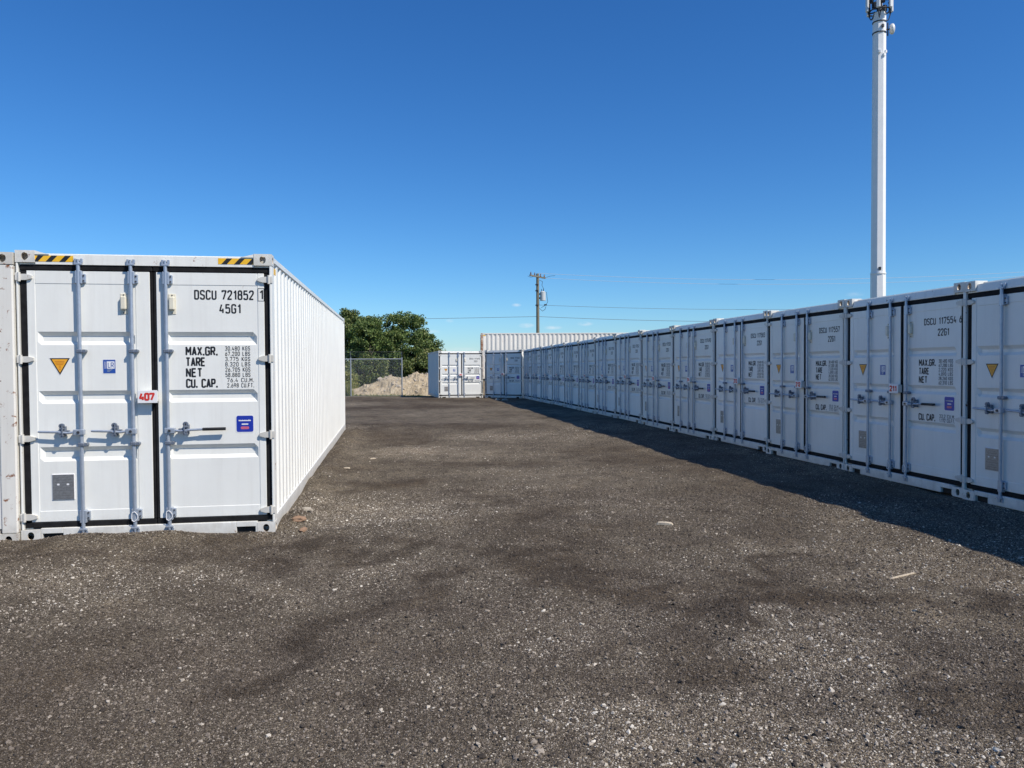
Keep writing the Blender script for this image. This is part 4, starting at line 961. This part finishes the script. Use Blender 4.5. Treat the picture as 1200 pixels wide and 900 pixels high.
# ------------------------------------------------------------------ utility poles and wires
UD = 66.0
up = at(630.5, 430, UD); upx = UD/F_PX
u_ax = Vector((R_.x, R_.y, 0)).normalized(); v_ax = Vector((0, 0, 1)).cross(u_ax)
def upole(label, x, y, transformer=True):
    t = thing('utility_pole', label, 'utility pole', (x, y, 0), math.atan2(u_ax.y, u_ax.x), 'wooden utility poles carrying the power lines')
    top = zat2(321)
    mb = MB(); mb.tube((0, 0, -.5), (0, 0, top), .17, 10, .125); obj('pole', mb.mesh('pole', M['pole']), t)
    mb = MB(); mb.bbox((-.42, -.9, top-.32), (-.30, .9, top-.20), .01); 
    mb = MB()
    c, s_ = math.cos(rad(-62)), math.sin(rad(-62))
    bm = bmesh.new(); bmesh.ops.create_cube(bm, size=1); bmesh.ops.scale(bm, vec=(.10, 2.6, .12), verts=bm.verts); bmesh.ops.rotate(bm, matrix=Matrix.Rotation(rad(-32), 3, 'Z'), verts=bm.verts); bmesh.ops.translate(bm, vec=(.0, -.18, top-.28), verts=bm.verts); mb.bm(bm)
    obj('crossarm', mb.mesh('crossarm', M['pole']), t)
    for d in (-1.15, -.5, .5, 1.15):
        px_, py_ = d*math.sin(rad(32)), d*math.cos(rad(32))-.18
        mb = MB(); mb.tube((0, 0, 0), (0, 0, .1), .05, 8); mb.tube((0, 0, .08), (0, 0, .16), .07, 8, .04); mb.tube((0, 0, .16), (0, 0, .24), .05, 8, .03)
        obj('insulator', CACHE.setdefault('insul', mb.mesh('insulator', M['porc'])), t, (px_, py_, top-.22))
    if transformer:
        zt_ = zat2(352.5)
        mb = MB(); mb.tube((0, 0, 0), (0, 0, .72), .24, 16); mb.tube((0, 0, .72), (0, 0, .80), .25, 16, .16); mb.tube((.06, 0, .78), (.06, 0, 1.05), .04, 8, .025, mi=1); mb.tube((-.1, .05, .78), (-.1, .05, 1.0), .035, 8, .02, mi=1)
        mb.bbox((-.34, -.06, .15), (-.2, .06, .28), .01, 1); mb.bbox((-.34, -.06, .5), (-.2, .06, .62), .01, 1)
        obj('transformer', mb.mesh('transformer', [M['transf'], M['bolt']]), t, (.44, -.05, zt_))
        mb = MB(); mb.path([(.15, -.1, top-.55), (.42, -.1, top-.7), (.36, -.1, top-1.0), (.48, -.1, zt_+1.05)], .018, 5)
        mb.path([(.75, 0, zt_+.75), (.80, 0, zt_+.3), (.86, 0, zt_-.1), (.7, 0, zt_-.38), (.3, 0, zt_-.6)], .018, 5)
        mb.path([(.15, 0, zt_-.65), (.40, 0, zt_-.9), (.62, 0, zt_-.75), (.7, 0, zt_-.5)], .018, 5); mb.bbox((.55, -.05, zt_-.42), (.78, .05, zt_-.30), .01)
        mb.path([(.2, -.1, top-.25), (.6, -.1, top-.38), (1.1, -.1, top-.22), (1.5, -.1, top-.18)], .014, 5)
        mb.path([(-.2, -.1, top-.22), (-.6, -.1, top-.32), (-.85, -.1, top-.20)], .014, 5)
        obj('jumper_cable', mb.mesh('jumper_cable', M['towerblack']), t)
        for zz in (zat2(334), zat2(341), zat2(358)):
            mb = MB(); mb.bbox((-.2, -.2, -.06), (.05, -.08, .06), .01); obj('pole_bracket', CACHE.setdefault('pbr', mb.mesh('pole_bracket', M['bolt'])), t, (0, 0, zz))
    return t
def zat2(py): return at(630, py, UD).z
p1 = Vector((up.x, up.y, 0)); p2 = at(1246, 420, UD); p2.z = 0; p0 = at(-60, 430, UD); p0.z = 0
upole('wooden utility pole with a grey transformer behind the far corrugated container', p1.x, p1.y)
upole('wooden utility pole beyond the right edge of the photo', p2.x, p2.y, False)
upole('wooden utility pole hidden behind container 407', p0.x, p0.y, False)
def wire(label, a, za, b, zb, sag, r=.016, off=0, m='wire'):
    A_, B_ = Vector((a.x, a.y, za))+v_ax*off, Vector((b.x, b.y, zb))+v_ax*off; n = 28
    pts = [A_.lerp(B_, s/n)-Vector((0, 0, 4*sag*(s/n)*(1-s/n))) for s in range(n+1)]
    mb = MB(); mb.path(pts, r, 4); obj('power_line', mb.mesh('power_line', M[m]), None, label=label, category='power line')
tz = zat2(322)
wire('uppermost pair wire running right from the utility pole top to the tower', p1, tz, p2, tz+.15, .72, .011, -.9, 'wirel')
wire('second wire from the top, running right from the crossarm', p1, tz-.16, p2, tz-.05, .74, .011, .9, 'wirel')
wire('thin wire leaving the pole just below the transformer toward the right', p1, zat2(357.5), p2, zat2(356), .55, .013)
wire('lowest wire running right from the utility pole over the raised container', p1, zat2(371), p2, zat2(369), .62, .016)
wire('single low wire running left from the utility pole above the dark trees', p1, zat2(371), p0, zat2(371), .22, .016)
